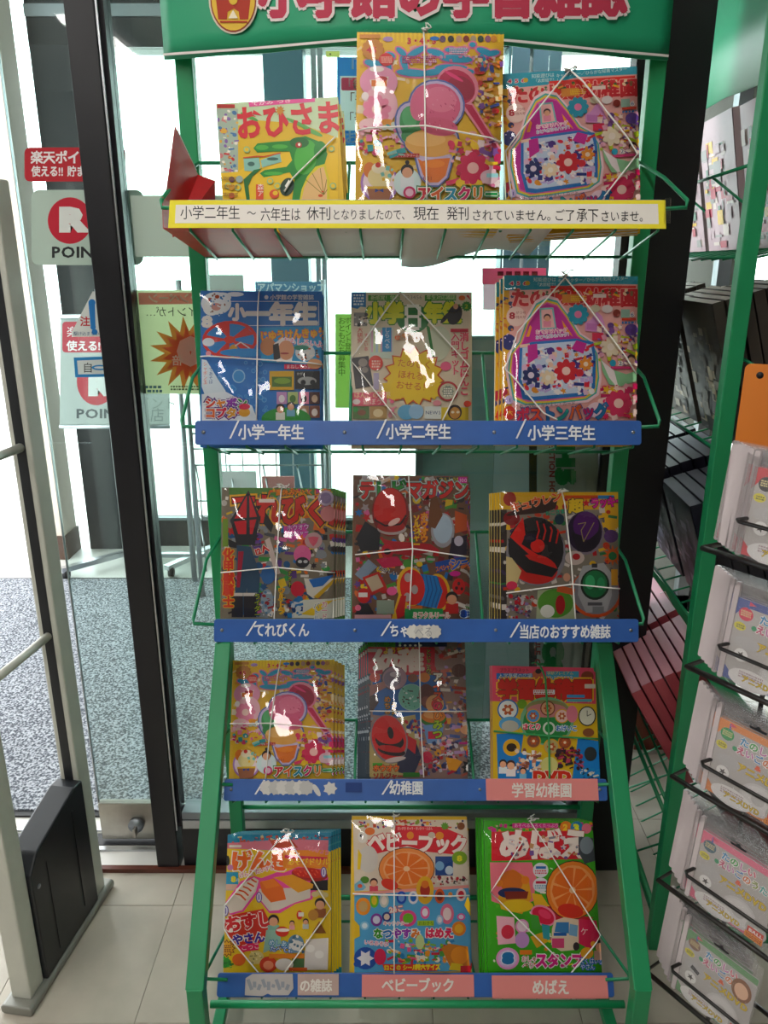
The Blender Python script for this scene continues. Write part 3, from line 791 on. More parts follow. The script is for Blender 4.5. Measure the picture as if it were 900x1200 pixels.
def cov_ice(A):
    for k in range(34): A.R(38 + k * 24.5, 30, 50 + k * 24.5, 100, 'f0d25a')
    A.R(38, 95, 862, 990, 'e8c24a'); A.K(40, 100, 860, 960, 60, ['f0d8a0', 'e9b8a8', 'efe3c8', 'e2ad4a'], 15, 40, 2)
    A.R(55, 52, 170, 74, 'd69a4a'); A.E(212, 78, 28, 14, 'b79bc8')
    A.T('3・4・5', 318, 108, 40, 'd02a3c', oc='f7efe4', b=.05, wx=1.0); A.E(470, 75, 26, 12, '4a86c8')
    for k, x in enumerate((515, 560, 605, 645, 685, 725, 765, 798)): A.E(x, 78, 17, 19, ['6a4a6a', '2c2428', 'c9a08a', '8a3a3a', 'b5a58a', '3a4a3a', 'a06a8a', 'd9a05a'][k])
    # big puffy title
    B, Pk = '26a3c4', 'e58fb0'
    for pad, c in ((9, Pk), (0, B)):
        for (x, y, rx, ry, r) in ((285, 150, 34, 16, 40), (370, 150, 60, 18, -28), (300, 215, 44, 18, 70), (350, 268, 92, 20, 4), (225, 170, 26, 16, 20), (475, 155, 50, 18, 15), (560, 140, 34, 14, 0), (460, 265, 60, 18, -8), (560, 240, 90, 20, 0), (590, 190, 90, 22, 4), (610, 145, 46, 16, -10), (680, 112, 18, 14, 0), (745, 150, 46, 18, 20), (790, 160, 40, 16, -10), (740, 205, 44, 18, 70), (660, 262, 28, 14, 0), (130, 215, 50, 20, 10), (130, 250, 44, 18, 80), (215, 240, 44, 16, 80)): A.E(x, y, rx + pad, ry + pad, c, r)
    A.K(300, 170, 800, 220, 16, ['c58aa8', 'd9b0c0', 'e8d8d0'], 8, 20, 4); A.bars(290, 175, 480, 4, 7, 'c8668c'); A.bars(550, 130, 650, 4, 6, 'e8d0dc')
    A.flower(128, 140, 62, 'c98a2a', 'e0a850', 12); A.T('45', 92, 162, 40, 'c8374a', oc='e8b850', b=.04, wx=1.2); A.E(202, 196, 40, 36, 'd63a3a'); A.bars(172, 180, 235, 4, 6, 'f0c0b0')
    # pink flowers and cake, upper left
    A.E(160, 320, 105, 90, 'eaaec6'); A.E(170, 450, 95, 110, 'f0c6cf'); A.flower(150, 470, 80, 'eda0b8', 'f6dcd2', 9); A.E(110, 560, 60, 40, 'f3d3d5')
    A.P([(110, 310), (215, 290), (200, 360), (125, 365)], 'f3ecdf'); A.R(120, 310, 205, 345, 'e88a30'); A.E(175, 303, 34, 14, 'c23b3b'); A.E(150, 250, 40, 16, 'f2ece4'); A.E(205, 545, 36, 20, 'e5a020')
    A.E(85, 400, 20, 24, 'fbf6f2')
    A.K(60, 560, 300, 720, 26, ['e58fae', 'f3c7d3', '2f9fa0', 'c93f6e', 'd6e0d0'], 10, 34, 9)
    # right strip of small pictures
    A.K(700, 180, 850, 560, 40, ['d88a4a', 'e8a868', 'c23b3b', 'f0dcae', '4a5a9a', '8a5fa0'], 10, 32, 11)
    # spoon
    A.E(595, 345, 122, 108, 'eaa0b0', 35); A.P([(600, 430), (680, 440), (860, 690), (860, 760), (760, 660)], 'eaa0b0')
    A.E(590, 350, 108, 92, 'c81f5a', 35); A.P([(625, 440), (675, 450), (860, 710), (860, 745), (775, 660)], 'c81f5a'); A.E(615, 355, 80, 62, 'a91648', 35); A.E(575, 290, 60, 10, 'ee6f9a', 30)
    # ice cream cone
    def cone(pad, c):
        A.E(480, 450, 140 + pad, 125 + pad, c, 10); A.E(350, 560, 82 + pad, 118 + pad, c, -15); A.E(450, 640, 140 + pad, 90 + pad, c)
        A.P([(330 - pad, 680), (600 + pad, 660), (560 + pad, 740), (530 + pad, 850), (490, 885 + pad), (440, 885 + pad), (400 - pad, 840), (375 - pad, 740)], c)
    cone(18, '6f7fb8'); cone(8, 'cfc6e0')
    A.E(352, 560, 74, 108, '54a068', -15); A.E(330, 520, 40, 60, '6cb880', -10); A.E(340, 620, 56, 42, '4a945c')
    A.E(455, 660, 150, 78, 'e5b873'); A.E(420, 640, 110, 40, 'edc88a')
    A.P([(375, 745), (400, 760), (470, 748), (555, 742), (530, 840), (490, 878), (440, 878), (405, 835)], 'e88526'); A.E(465, 775, 60, 22, 'f09a3a'); A.T('801', 405, 868, 26, 'b04a18', wx=1.1)
    A.E(480, 452, 132, 120, 'df7f9c', 10); A.E(395, 440, 60, 100, 'e58aa6', 12); A.E(500, 420, 90, 70, 'e996ae', 10); A.E(490, 570, 108, 50, 'db7a96', 8)
    g = random.Random(3)
    for k in range(36): A.E(g.uniform(400, 590), g.uniform(360, 600), g.uniform(4, 9), g.uniform(2, 4), g.choice(('c96384', 'f0b0c4')), g.uniform(20, 70), 8, k=A.k)
    A.k += 1
    # lower pictures
    A.R(245, 718, 385, 740, 'c23b30'); A.T('アイスクリーム', 258, 738, 16, 'f4e4d8', wx=1.0)
    A.E(165, 880, 105, 110, 'b890c8'); A.E(165, 880, 92, 98, 'f6e4ea'); A.E(110, 810, 34, 44, 'e08838'); A.E(215, 820, 30, 30, 'e0a048'); A.E(165, 850, 66, 60, 'ecdfae'); A.E(165, 800, 44, 30, 'f3ead0'); A.E(157, 782, 15, 15, 'd0332c')
    A.P([(95, 905), (235, 905), (215, 990), (115, 990)], 'b07a5a'); A.R(95, 900, 235, 914, 'e4c040'); A.P([(140, 912), (162, 922), (186, 912), (186, 934), (162, 924), (140, 934)], '2a4fa0')
    A.K(180, 700, 300, 900, 14, ['2fa5a8', '8cc8c0', 'e8c04a'], 12, 30, 15)
    A.E(318, 880, 76, 80, 'dff0ee'); A.kid(318, 820, 34, 'e9eef0'); A.E(318, 768, 12, 12, '241a18')
    A.K(560, 650, 840, 900, 44, PINKS + ['c83a5c', 'e0607c'], 14, 44, 21); A.flower(680, 800, 90, 'd8406c', 'f4cfc8', 8); A.E(770, 850, 50, 40, 'e5c9d0'); A.R(755, 830, 820, 852, 'a8d8dc')
    A.E(330, 935, 34, 34, 'd53a78'); A.E(330, 935, 22, 22, 'f4cfe0')
    A.T('アイスクリーム', 372, 985, 78, 'd23a58', oc='f7f2e6', b=.05, ob=.1, oc2='4a8a58', cols=['d8324a', 'e8702a', '2a9ab4', 'd8407c', 'e8902a', '3aa060', 'c83a9a'], wx=.86)
def cov_bag(A):
    A.R(40, 20, 870, 900, 'eab7b0'); A.R(20, 100, 110, 900, 'e3b030')
    A.K(45, 150, 130, 860, 26, ['e8b83a', '2f3a6a', 'd88a4a', 'e8d89a', 'c04a5a'], 12, 34, 4)
    A.P([(80, 38), (865, 32), (865, 92), (520, 86), (340, 120), (80, 128)], '4ba3b4')
    A.T('4 5 6', 112, 98, 26, 'd04a6a', oc='f2e6e0', b=.04, ob=.12, wx=1.4); A.E(216, 84, 14, 14, 'd9b040')
    A.T('知能遊びは', 250, 76, 24, 'dfeee8', b=.02); A.T('「太郎組で！」', 262, 104, 22, 'dfeee8', b=.02, wx=.9)
    A.T('キャラクター／ひらがな知育マスター', 392, 82, 22, 'dfeee8', b=.02, rot=-2)
    A.R(350, 100, 850, 215, 'de5a55'); A.T('たのしい幼稚園', 118, 222, 98, 'cf2333', oc='f3c0b6', b=.05, ob=.09, wx=.98)
    A.K(100, 120, 850, 165, 22, ['8a6a4a', '3a6a3a', 'e8cfae', 'c23b3b', '5a3a3a', 'e8b04a'], 9, 22, 6); A.R(418, 150, 520, 200, 'd99a5a'); A.bars(470, 160, 560, 3, 7, 'e8c83a')
    A.R(600, 148, 676, 170, 'e8dad0')
    A.E(148, 280, 56, 58, 'f0d6cc'); A.T('8', 108, 298, 46, 'b3283c', b=.04, wx=1.3); A.T('がつ号', 146, 268, 18, 'a84a50'); A.T('特大号', 146, 294, 18, 'a84a50')
    A.E(105, 430, 42, 46, '3a3f7a'); A.K(75, 380, 140, 470, 8, ['e8d8f0', '3a3f7a'], 4, 8, 3)
    # the bag
    pts = [(325, 172), (265, 205), (210, 300), (165, 430), (110, 500), (100, 600), (130, 770), (200, 800), (330, 795), (560, 770), (620, 730), (635, 640), (625, 500), (590, 430), (520, 385), (450, 270), (390, 190)]
    cx, cy = 370, 520
    for f_, c in ((1.05, 'f6d9dc'), (1.0, '5fb6ae'), (.965, 'e6cf55'), (.93, 'e77fb0'), (.90, 'c93a9e')): A.P([(cx + (x - cx) * f_, cy + (y - cy) * f_) for x, y in pts], c)
    A.P([(230, 330), (205, 400), (225, 400), (240, 345)], 'f0a020'); A.P([(415, 300), (430, 360), (480, 400), (470, 380)], 'f0a020')
    A.P([(285, 232), (365, 228), (385, 350), (290, 360)], '8cc4c0'); A.P([(295, 242), (357, 238), (374, 344), (299, 350)], 'f2c4c0'); A.kid(330, 290, 20, 'e8a0b0', '3a1a28')
    A.T('おでかけバッグ', 262, 385, 24, 'e64f7a', oc='fbeff0', rot=-4, ob=.1); A.T('おともだちのバッグ！', 262, 416, 22, '3f8fb8', oc='fbeff0', rot=-6, ob=.1, wx=.86)
    A.P([(170, 450), (240, 430), (500, 410), (600, 430), (615, 520), (610, 700), (560, 745), (240, 775), (185, 765), (160, 640)], '4a84c0')
    A.P([(185, 465), (250, 445), (500, 425), (585, 445), (598, 520), (590, 690), (550, 725), (250, 750), (200, 740), (178, 640)], 'cfdcea')
    A.K(190, 450, 590, 730, 95, ['2b3c86', 'd5283e', 'f0d3bd', 'f4f0ee', 'f4f0ee', 'e8a03c', 'c8b8e0', 'e85a6a', '5a3a8a', 'e8c8d8'], 10, 34, 17)
    A.flower(440, 600, 70, 'd42a3c', 'f5d8cc', 8); A.flower(235, 625, 52, '28366e', 'e8dce8', 7); A.flower(335, 640, 46, 'f0dfc0', 'f6efe0', 7); A.flower(555, 560, 40, 'e8a050', 'f6e0c8', 7)
    A.P([(500, 420), (560, 440), (540, 500), (470, 470)], 'd0409e'); A.P([(215, 450), (270, 440), (275, 520), (215, 560)], 'd0409e')
    # right-hand pictures
    A.flower(510, 270, 62, '2f9fb5', 'e58fae', 10); A.E(610, 235, 30, 22, 'cfcab0'); A.E(680, 238, 32, 24, 'e3dcd8'); A.E(735, 262, 22, 22, '8a3a30')
    A.P([(585, 300), (620, 255), (650, 280), (672, 350), (655, 378), (550, 365), (550, 320)], 'd8a0cc'); A.P([(560, 320), (660, 330), (655, 370), (560, 358)], 'c888bc'); A.R(592, 378, 660, 420, 'e04a6a')
    A.R(760, 240, 812, 290, '9ab8a8'); A.T('6', 815, 285, 30, '3a5aa0', oc='f4f0e8', wx=1.2, ob=.12); A.R(765, 290, 848, 305, 'd8503a'); A.bars(765, 312, 848, 1, 12, '3f7fb8')
    A.K(620, 330, 860, 560, 60, ['b8c83a', '8a5fa0', 'f0dcd0', 'f0dcd0', 'e8c04a', 'd86a5a', '6a4a8c', 'e5b0c0'], 10, 30, 23)
    A.flower(700, 460, 60, 'e9dcc4', 'f1e6da', 7); A.E(820, 360, 38, 34, '6f4f9a'); A.R(700, 574, 830, 590, 'd8608c'); A.T('2', 745, 570, 28, '2f3f7a', oc='f0ece6', ob=.14, wx=1.3); A.E(712, 555, 18, 20, '4aa8c0'); A.E(820, 530, 26, 26, '4a2a2a'); A.E(820, 540, 20, 20, 'e8c0a8')
    A.P([(640, 530), (700, 590), (790, 620), (850, 600), (850, 660), (760, 690), (690, 680), (650, 600)], '9cc8a0'); A.P([(645, 540), (690, 640), (730, 690), (740, 680), (720, 600), (670, 560)], 'f4e8e8')
    A.K(640, 690, 850, 870, 46, ['e4577c', 'f0b8c0', 'c93f6e', 'f6dcd4', 'e8c050'], 14, 40, 27); A.flower(745, 790, 80, 'e06080', 'f5dace', 9); A.E(615, 830, 54, 46, 'f0d8e0')
    A.T('おでかけ・なかよし・カード', 165, 818, 24, '6a4a5a', rot=-3, wx=.95)
    A.E(108, 845, 34, 40, 'd63a30'); A.T('大', 92, 862, 32, 'f2dc6a'); A.E(105, 770, 24, 26, 'd0c0e0'); A.T('1', 98, 785, 28, '3a3a7a', wx=1.5)
    A.T('ボストンバッグ', 150, 905, 82, 'd8406c', oc='2c5a9a', b=.05, ob=.1, cols=['d8325c', 'e25a3a', '2a7ab4', '2a9a8c', 'd86a2a', 'c8326c', '2a86b4'], wx=.84, rot=-3)
def cov_ichi(A):
    A.R(60, 90, 715, 780, '2f7fc4'); A.E(250, 112, 46, 12, 'e6ecf0'); A.E(150, 160, 80, 60, 'e9eef0')
    A.E(180, 128, 50, 26, 'e6ecf0'); A.E(125, 185, 44, 40, 'eef0ee'); A.E(118, 140, 12, 10, 'b5532a'); A.E(155, 125, 12, 10, 'b5532a'); A.E(150, 178, 26, 20, 'd9a8a0'); A.K(95, 110, 215, 230, 14, ['8a5a3a', 'e8eef0', '4f8fc0'], 4, 12, 3)
    A.T('8', 76, 290, 68, 'e9e6df', b=.07, wx=1.35)
    A.T('小学館の学習雑誌', 435, 142, 26, 'dfe4e6', oc='1f5a9a', b=.03); A.E(415, 128, 11, 11, 'dfe4e6')
    A.line([(225, 150), (690, 150), (692, 275), (225, 278)], 3, 'e0e6ea')
    A.T('小', 215, 248, 80, 'eae4de', b=.07); A.T('一年生', 305, 272, 108, 'eae4de', b=.07, wx=1.05)
    # red whirligig
    A.E(222, 352, 146, 100, 'd93a30', -3); A.E(222, 352, 130, 84, '3f8fca', -3)
    for a0 in (20, 92, 165, 238, 310):
        t = math.radians(a0); A.P([(222, 352), (222 + 135 * math.cos(t), 352 + 88 * math.sin(t)), (222 + 135 * math.cos(t + .55), 352 + 88 * math.sin(t + .55))], 'd93a30')
    A.E(222, 352, 30, 20, 'e04a38'); A.E(240, 410, 24, 34, 'd9a030', 12); A.line([(250, 385), (280, 365), (330, 400)], 6, 'e0d8d4'); A.E(110, 365, 32, 22, 'e6ecf0'); A.E(110, 425, 14, 14, 'e8a8b0')
    A.E(300, 420, 130, 22, '4f9ad0')
    g = random.Random(5)
    for k in range(70):
        x, y = g.uniform(150, 420), g.uniform(470, 740); r = g.uniform(4, 14)
        if x - 150 > (y - 470) * .9 - 60: A.E(x, y, r, r, '7fb6da', n=12, k=A.k); A.E(x, y, r * .75, r * .75, '4a90cc', n=10, k=A.k + 1)
    A.k += 2; A.E(270, 545, 34, 36, 'a8cbe0'); A.E(270, 545, 28, 30, '5f9fd0')
    A.P([(75, 455), (100, 460), (160, 560), (200, 620), (200, 640), (90, 640), (75, 600)], 'dfe8ec'); A.T('シャボン玉', 82, 470, 22, 'd04a5a', oc='f4f0ea', vert=True, wx=.9); A.T('であそぼ', 112, 500, 20, '3a6aa0', vert=True)
    A.P([(75, 640), (200, 625), (340, 700), (370, 780), (75, 780)], 'e8edf0')
    A.T('シャボン', 92, 712, 50, 'd8406a', oc='f6f2ee', b=.06, ob=.12, oc2='6a3a8a', cols=['e0503a', 'e8902a', '9a4ab0', '3a9a50'])
    A.T('コプター', 92, 764, 50, 'd8406a', oc='f6f2ee', b=.06, ob=.12, oc2='6a3a8a', cols=['e8702a', 'd8405a', 'e0a02a', 'd8507a'])
    A.E(300, 735, 30, 24, 'e8b050'); A.E(300, 705, 30, 16, 'd8506a')
    # right column
    A.P([(375, 290), (710, 280), (710, 500), (560, 480), (390, 470)], '4aa3cf'); A.T('じゆうけんきゅう', 382, 360, 46, 'f0b820', oc='e8505a', b=.05, ob=.1, rot=-4, wx=.86); A.T('おもしろいよ！', 500, 372, 32, 'e5709a', oc='f6eef0', ob=.1, rot=6)
    A.E(425, 390, 42, 46, 'c8906a'); A.P([(455, 375), (500, 340), (560, 400), (550, 465), (470, 470)], 'efe9e4'); A.E(520, 408, 42, 52, 'dda888'); A.P([(450, 380), (480, 370), (490, 450), (455, 465)], '2c2428'); A.E(512, 425, 24, 5, 'b05a5a'); A.E(620, 420, 52, 44, 'd8dcdc'); A.K(580, 385, 690, 460, 12, ['2c3038', 'e8e4de', 'c8704a'], 6, 16, 8); A.E(600, 395, 40, 14, '3f8f7a')
    A.R(510, 482, 690, 508, 'e0607a'); A.T('まねしてみよう', 520, 505, 20, 'f6ecec'); A.E(670, 480, 40, 26, 'e0b088')
    A.R(432, 518, 562, 618, 'd8b040'); A.R(445, 548, 550, 602, '5a7a3a'); A.E(500, 570, 44, 16, '8aa850')
    A.R(567, 518, 697, 613, '23272c'); A.E(630, 570, 50, 22, 'a8aaa8'); A.E(610, 578, 14, 14, '23272c'); A.E(660, 578, 14, 14, '23272c'); A.T('かがく', 576, 540, 14, 'e0e0d8')
    for k, (x, y, c, d) in enumerate(((470, 628, 'c79ac0', 'e8e0e4'), (528, 628, 'b8c88a', '4f7a3a'), (586, 628, 'e8a0b8', '2c2428'), (643, 628, '5a3a3a', 'd8c0a8'), (586, 700, 'b08a70', 'e0d8d0'), (643, 700, '8a5a4a', 'f0e4dc'))): A.R(x, y, x + 54, y + 64, c); A.E(x + 27, y + 36, 16, 20, d)
    A.E(520, 770, 130, 60, '3f9a48'); A.kid(490, 718, 22, 'e8e4d8'); A.kid(545, 705, 20, '8ab8d0')
def cov_n8(A):
    A.R(120, 85, 715, 720, 'd9cdb8'); A.P([(130, 92), (200, 92), (200, 165), (175, 160), (160, 172), (130, 165)], '2f7fb8'); A.bars(140, 102, 190, 4, 9, 'dfe8ec')
    for x0, x1 in ((210, 362), (482, 632)): A.P([(x0, 106), (x1, 104), (x1, 132), (x0, 134)], '4f9440')
    A.T('新感覚！学習', 222, 130, 22, 'e4e6c0', wx=.95); A.T('年生対応雑誌', 490, 128, 22, 'e4e6c0', wx=.95); A.T('123456', 385, 128, 24, '8a8a80', wx=1.0)
    A.E(425, 218, 78, 70, '2a7d40')
    A.T('小学', 198, 238, 90, 'dcdc1c', oc='3f8a28', b=.08, ob=.14, wx=.9); A.T('年生', 478, 236, 88, 'dcdc1c', oc='3f8a28', b=.08, ob=.14, wx=.9)
    for (x0, y0, x1, y1) in ((395, 150, 455, 166), (385, 160, 402, 204), (448, 160, 464, 204), (395, 202, 455, 216), (385, 216, 402, 262), (448, 216, 464, 262), (395, 258, 455, 274)): A.R(x0, y0, x1, y1, 'f0ece4')
    A.E(625, 200, 34, 50, '221c24', 20); A.E(580, 215, 34, 10, '221c24', -50); A.E(630, 160, 12, 14, 'd8a890'); A.S(682, 160, 26, 20, 12, '3f8a3a'); A.T('2', 672, 172, 24, 'e0dc30', wx=1.3); A.E(660, 120, 16, 12, 'd8702a'); A.P([(680, 110), (690, 105), (705, 135)], 'c84a5a')
    A.R(142, 190, 205, 255, '8c8884'); A.K(145, 195, 205, 250, 10, ['3a3438', 'c8b8a8', 'e0dcd4'], 5, 14, 2); A.T('大研究', 158, 262, 24, 'd04a5a', vert=True); A.T('すごい本', 190, 290, 20, 'd86a7a', vert=True, wx=.9)
    A.R(220, 262, 330, 410, 'c8d4c8'); 
    for k in range(9): A.R(225 + k * 11.5, 275, 233 + k * 11.5, 380, ['d8b0c0', 'c8d8a8', 'b0c8d8', 'e0d8a8'][k % 4])
    A.R(278, 262, 322, 378, '4a98c8'); A.T('しらべる', 288, 262, 24, 'e8eef0', vert=True)
    A.E(352, 310, 14, 12, 'e07040'); A.E(385, 300, 14, 10, 'e8a060'); A.bars(345, 290, 480, 4, 6, 'c8a890')
    A.E(545, 340, 62, 85, 'c9cdb8', 10); A.P([(487, 245), (505, 262), (530, 412), (515, 400)], '2f7d38')
    A.R(605, 268, 690, 284, 'c03a50'); A.T('消しゴムはんこ', 648, 288, 40, 'd86078', oc='f0dcd4', b=.04, vert=True, wx=1.0); A.T('入門キット', 606, 288, 38, 'cf5a70', oc='f0dcd4', b=.03, vert=True, wx=1.0)
    A.P([(132, 408), (212, 398), (235, 540), (150, 556)], '241c22'); A.E(185, 430, 22, 20, '8a8078'); A.E(195, 465, 16, 14, '7a7068'); A.E(170, 455, 8, 8, 'a09080'); A.E(247, 432, 34, 36, 'd84028'); A.bars(228, 420, 268, 3, 8, 'f0d0c0'); A.R(236, 480, 262, 560, 'b8b0c8')
    A.S(430, 498, 148, 118, 15, 'c8501c', 8, 1.0); A.S(430, 498, 138, 110, 15, 'e6c818', 8, 1.0); A.S(330, 560, 60, 44, 9, 'e6c818', 10); A.S(520, 560, 50, 38, 9, 'e6c818', 0); A.E(430, 500, 112, 96, 'e6c818')
    A.T('たのしく', 348, 450, 38, 'c0501c', b=.01, rot=4); A.T('ほれる！', 350, 505, 38, 'c0501c', b=.01, rot=5); A.T('おせる！', 340, 555, 38, 'c0501c', b=.01, rot=5)
    A.E(582, 448, 26, 22, 'e07a98'); A.E(592, 568, 50, 48, 'b02c38'); A.E(592, 568, 40, 38, 'c8c4b0'); A.S(592, 568, 30, 24, 10, '8a9488'); A.bars(572, 552, 612, 4, 7, 'e8e4d8')
    A.P([(135, 575), (300, 570), (300, 635), (135, 640)], 'e07888'); A.T('はんこの世界', 142, 600, 28, 'f0d8b0', wx=.95); A.E(155, 618, 18, 13, 'e8e0dc'); A.T('遊ぼう', 185, 632, 28, 'f4e4d8')
    A.R(138, 640, 215, 700, '5a7a3a'); A.E(150, 655, 12, 12, '3aa048'); A.E(180, 670, 20, 14, '8a5a3a'); A.R(218, 640, 300, 700, 'b89a68'); A.E(258, 672, 24, 20, 'e0d0a8')
    A.E(395, 668, 44, 36, '7fb8d8'); A.E(440, 665, 36, 36, 'a8c8e0'); A.R(480, 640, 560, 700, 'd8dcd8'); A.T('NEWS', 484, 680, 20, '2a4a7a', wx=1.1)
    A.R(560, 645, 690, 705, 'd8c030'); A.E(625, 668, 34, 36, '3a2a20'); A.E(625, 672, 26, 28, 'c8985a'); A.E(615, 668, 8, 6, 'e8e0c8'); A.E(640, 668, 8, 6, 'e8e0c8'); A.E(685, 628, 18, 15, 'd8503a')
    A.K(310, 600, 340, 690, 6, ['e07898', 'd8a0a8'], 8, 20, 4); A.E(540, 625, 20, 14, 'e0a0a8')
def cov_tv(A):
    A.R(30, 50, 800, 900, '8a8070'); A.K(60, 70, 790, 880, 170, BUSY + ['8f9498', 'c9c4bc', '2f5f8a', '50545a', '3a2a30'], 14, 48, 31)
    A.R(100, 62, 780, 112, '5f8a4a'); A.K(320, 75, 770, 100, 16, ['c83a8a', 'e8c030', 'e07030', '3a7a3a'], 10, 26, 4); A.T('夏休み大とくしゅう', 400, 112, 36, 'e8902a', oc='2a2a1c', b=.05, ob=.1, wx=1.0)
    A.T('てれびくん', 110, 282, 172, 'd8301c', oc='1c1410', b=.045, ob=.08, oc2='e8b020', wx=.82, rot=2); A.R(292, 135, 392, 158, 'ece2da')
    A.R(60, 262, 95, 440, '7a9a2a')
    # figure-like red and black play suit is left out: a red kite with a black frame stands in its place
    A.P([(225, 80), (300, 250), (265, 430), (150, 430), (110, 270)], '2a2c34'); A.P([(225, 95), (280, 250), (250, 360), (160, 360), (130, 270)], 'd22a38'); A.P([(215, 100), (230, 100), (235, 420), (210, 420)], '2a2c34'); A.P([(120, 262), (290, 248), (290, 264), (122, 280)], '2a2c34')
    A.P([(150, 430), (240, 440), (300, 620), (280, 880), (220, 890), (215, 700), (190, 890), (120, 890), (150, 640)], '3c5a72'); A.P([(160, 470), (195, 470), (170, 700), (150, 700)], 'b02c4a'); A.R(118, 745, 190, 890, '26222a'); A.R(195, 745, 275, 890, '26222a'); A.R(115, 735, 190, 755, 'dcd4cc'); A.R(192, 735, 280, 755, 'dcd4cc'); A.P([(95, 390), (150, 415), (150, 450), (100, 440)], '22222a')
    A.P([(330, 400), (360, 380), (430, 610), (400, 620)], 'd8c8c0'); A.P([(335, 220), (385, 300), (370, 350), (320, 290)], '23222a')
    A.T('化甲獣騎士', 62, 455, 70, 'd8401c', oc='e8c020', b=.06, ob=.12, vert=True, wx=.9)
    A.T('12人', 270, 500, 44, 'd83a30', oc='f4ece4', b=.06, ob=.12, rot=-20)
    A.P([(450, 310), (590, 290), (610, 380), (500, 400), (455, 385)], 'd86ab0'); A.T('ホウオウ', 470, 340, 36, 'f2e0f0', oc='a8289a', rot=-4, ob=.1, wx=.9); A.T('ソルジャー', 455, 385, 34, 'f2e0f0', oc='a8289a', rot=-8, ob=.1, wx=.85)
    A.E(640, 400, 56, 52, 'c8a8a8'); A.S(640, 400, 40, 26, 3, 'd87888', 90); A.E(570, 490, 56, 60, 'e080a8'); A.E(570, 540, 44, 34, '2a2830'); A.E(555, 535, 14, 10, 'c8c8c8'); A.E(590, 535, 14, 10, 'c8c8c8'); A.S(560, 390, 34, 16, 5, 'e8702a')
    A.E(350, 620, 44, 60, '4a7ab0'); A.E(345, 790, 40, 80, '9aa8b4'); A.K(300, 700, 400, 880, 12, ['6a8aa8', 'a03038', 'c8ccd0'], 8, 24, 8)
    A.T('ライダー', 262, 740, 36, 'c8d830', oc='26301c', vert=True, ob=.1); A.T('ウルトラ', 415, 700, 40, 'e0602a', oc='f0d040', vert=True, ob=.1); A.T('ナイト', 478, 590, 34, 'd8e030', oc='26301c', vert=True, ob=.1, wx=.7)
    A.P([(580, 640), (700, 650), (780, 640), (730, 720), (640, 770), (600, 740)], 'e4e0d4'); A.P([(610, 650), (770, 620), (700, 690), (640, 700)], '3a7ac0'); A.P([(640, 760), (780, 640), (760, 680), (670, 770)], 'd8b030'); A.P([(500, 880), (560, 780), (780, 770), (780, 895), (500, 895)], 'dcdcd0'); A.P([(560, 870), (700, 790), (770, 780), (640, 880)], 'e8c83a')
    A.E(540, 710, 44, 50, 'd8485a'); A.K(450, 760, 560, 880, 10, ['4a8ac0', 'd0d4d8', '2a4a7a'], 12, 30, 2)
    A.T('バトル', 640, 800, 36, '3a8ac0', oc='f0ece0', vert=True, ob=.12, rot=0); A.T('カード', 690, 790, 36, 'd84a8a', oc='f0ece0', vert=True, ob=.12)
    A.E(720, 130, 50, 50, 'b8a8b8'); A.O(720, 130, 36, 36, 3, '8a7a98'); A.E(735, 230, 50, 50, 'd89898')
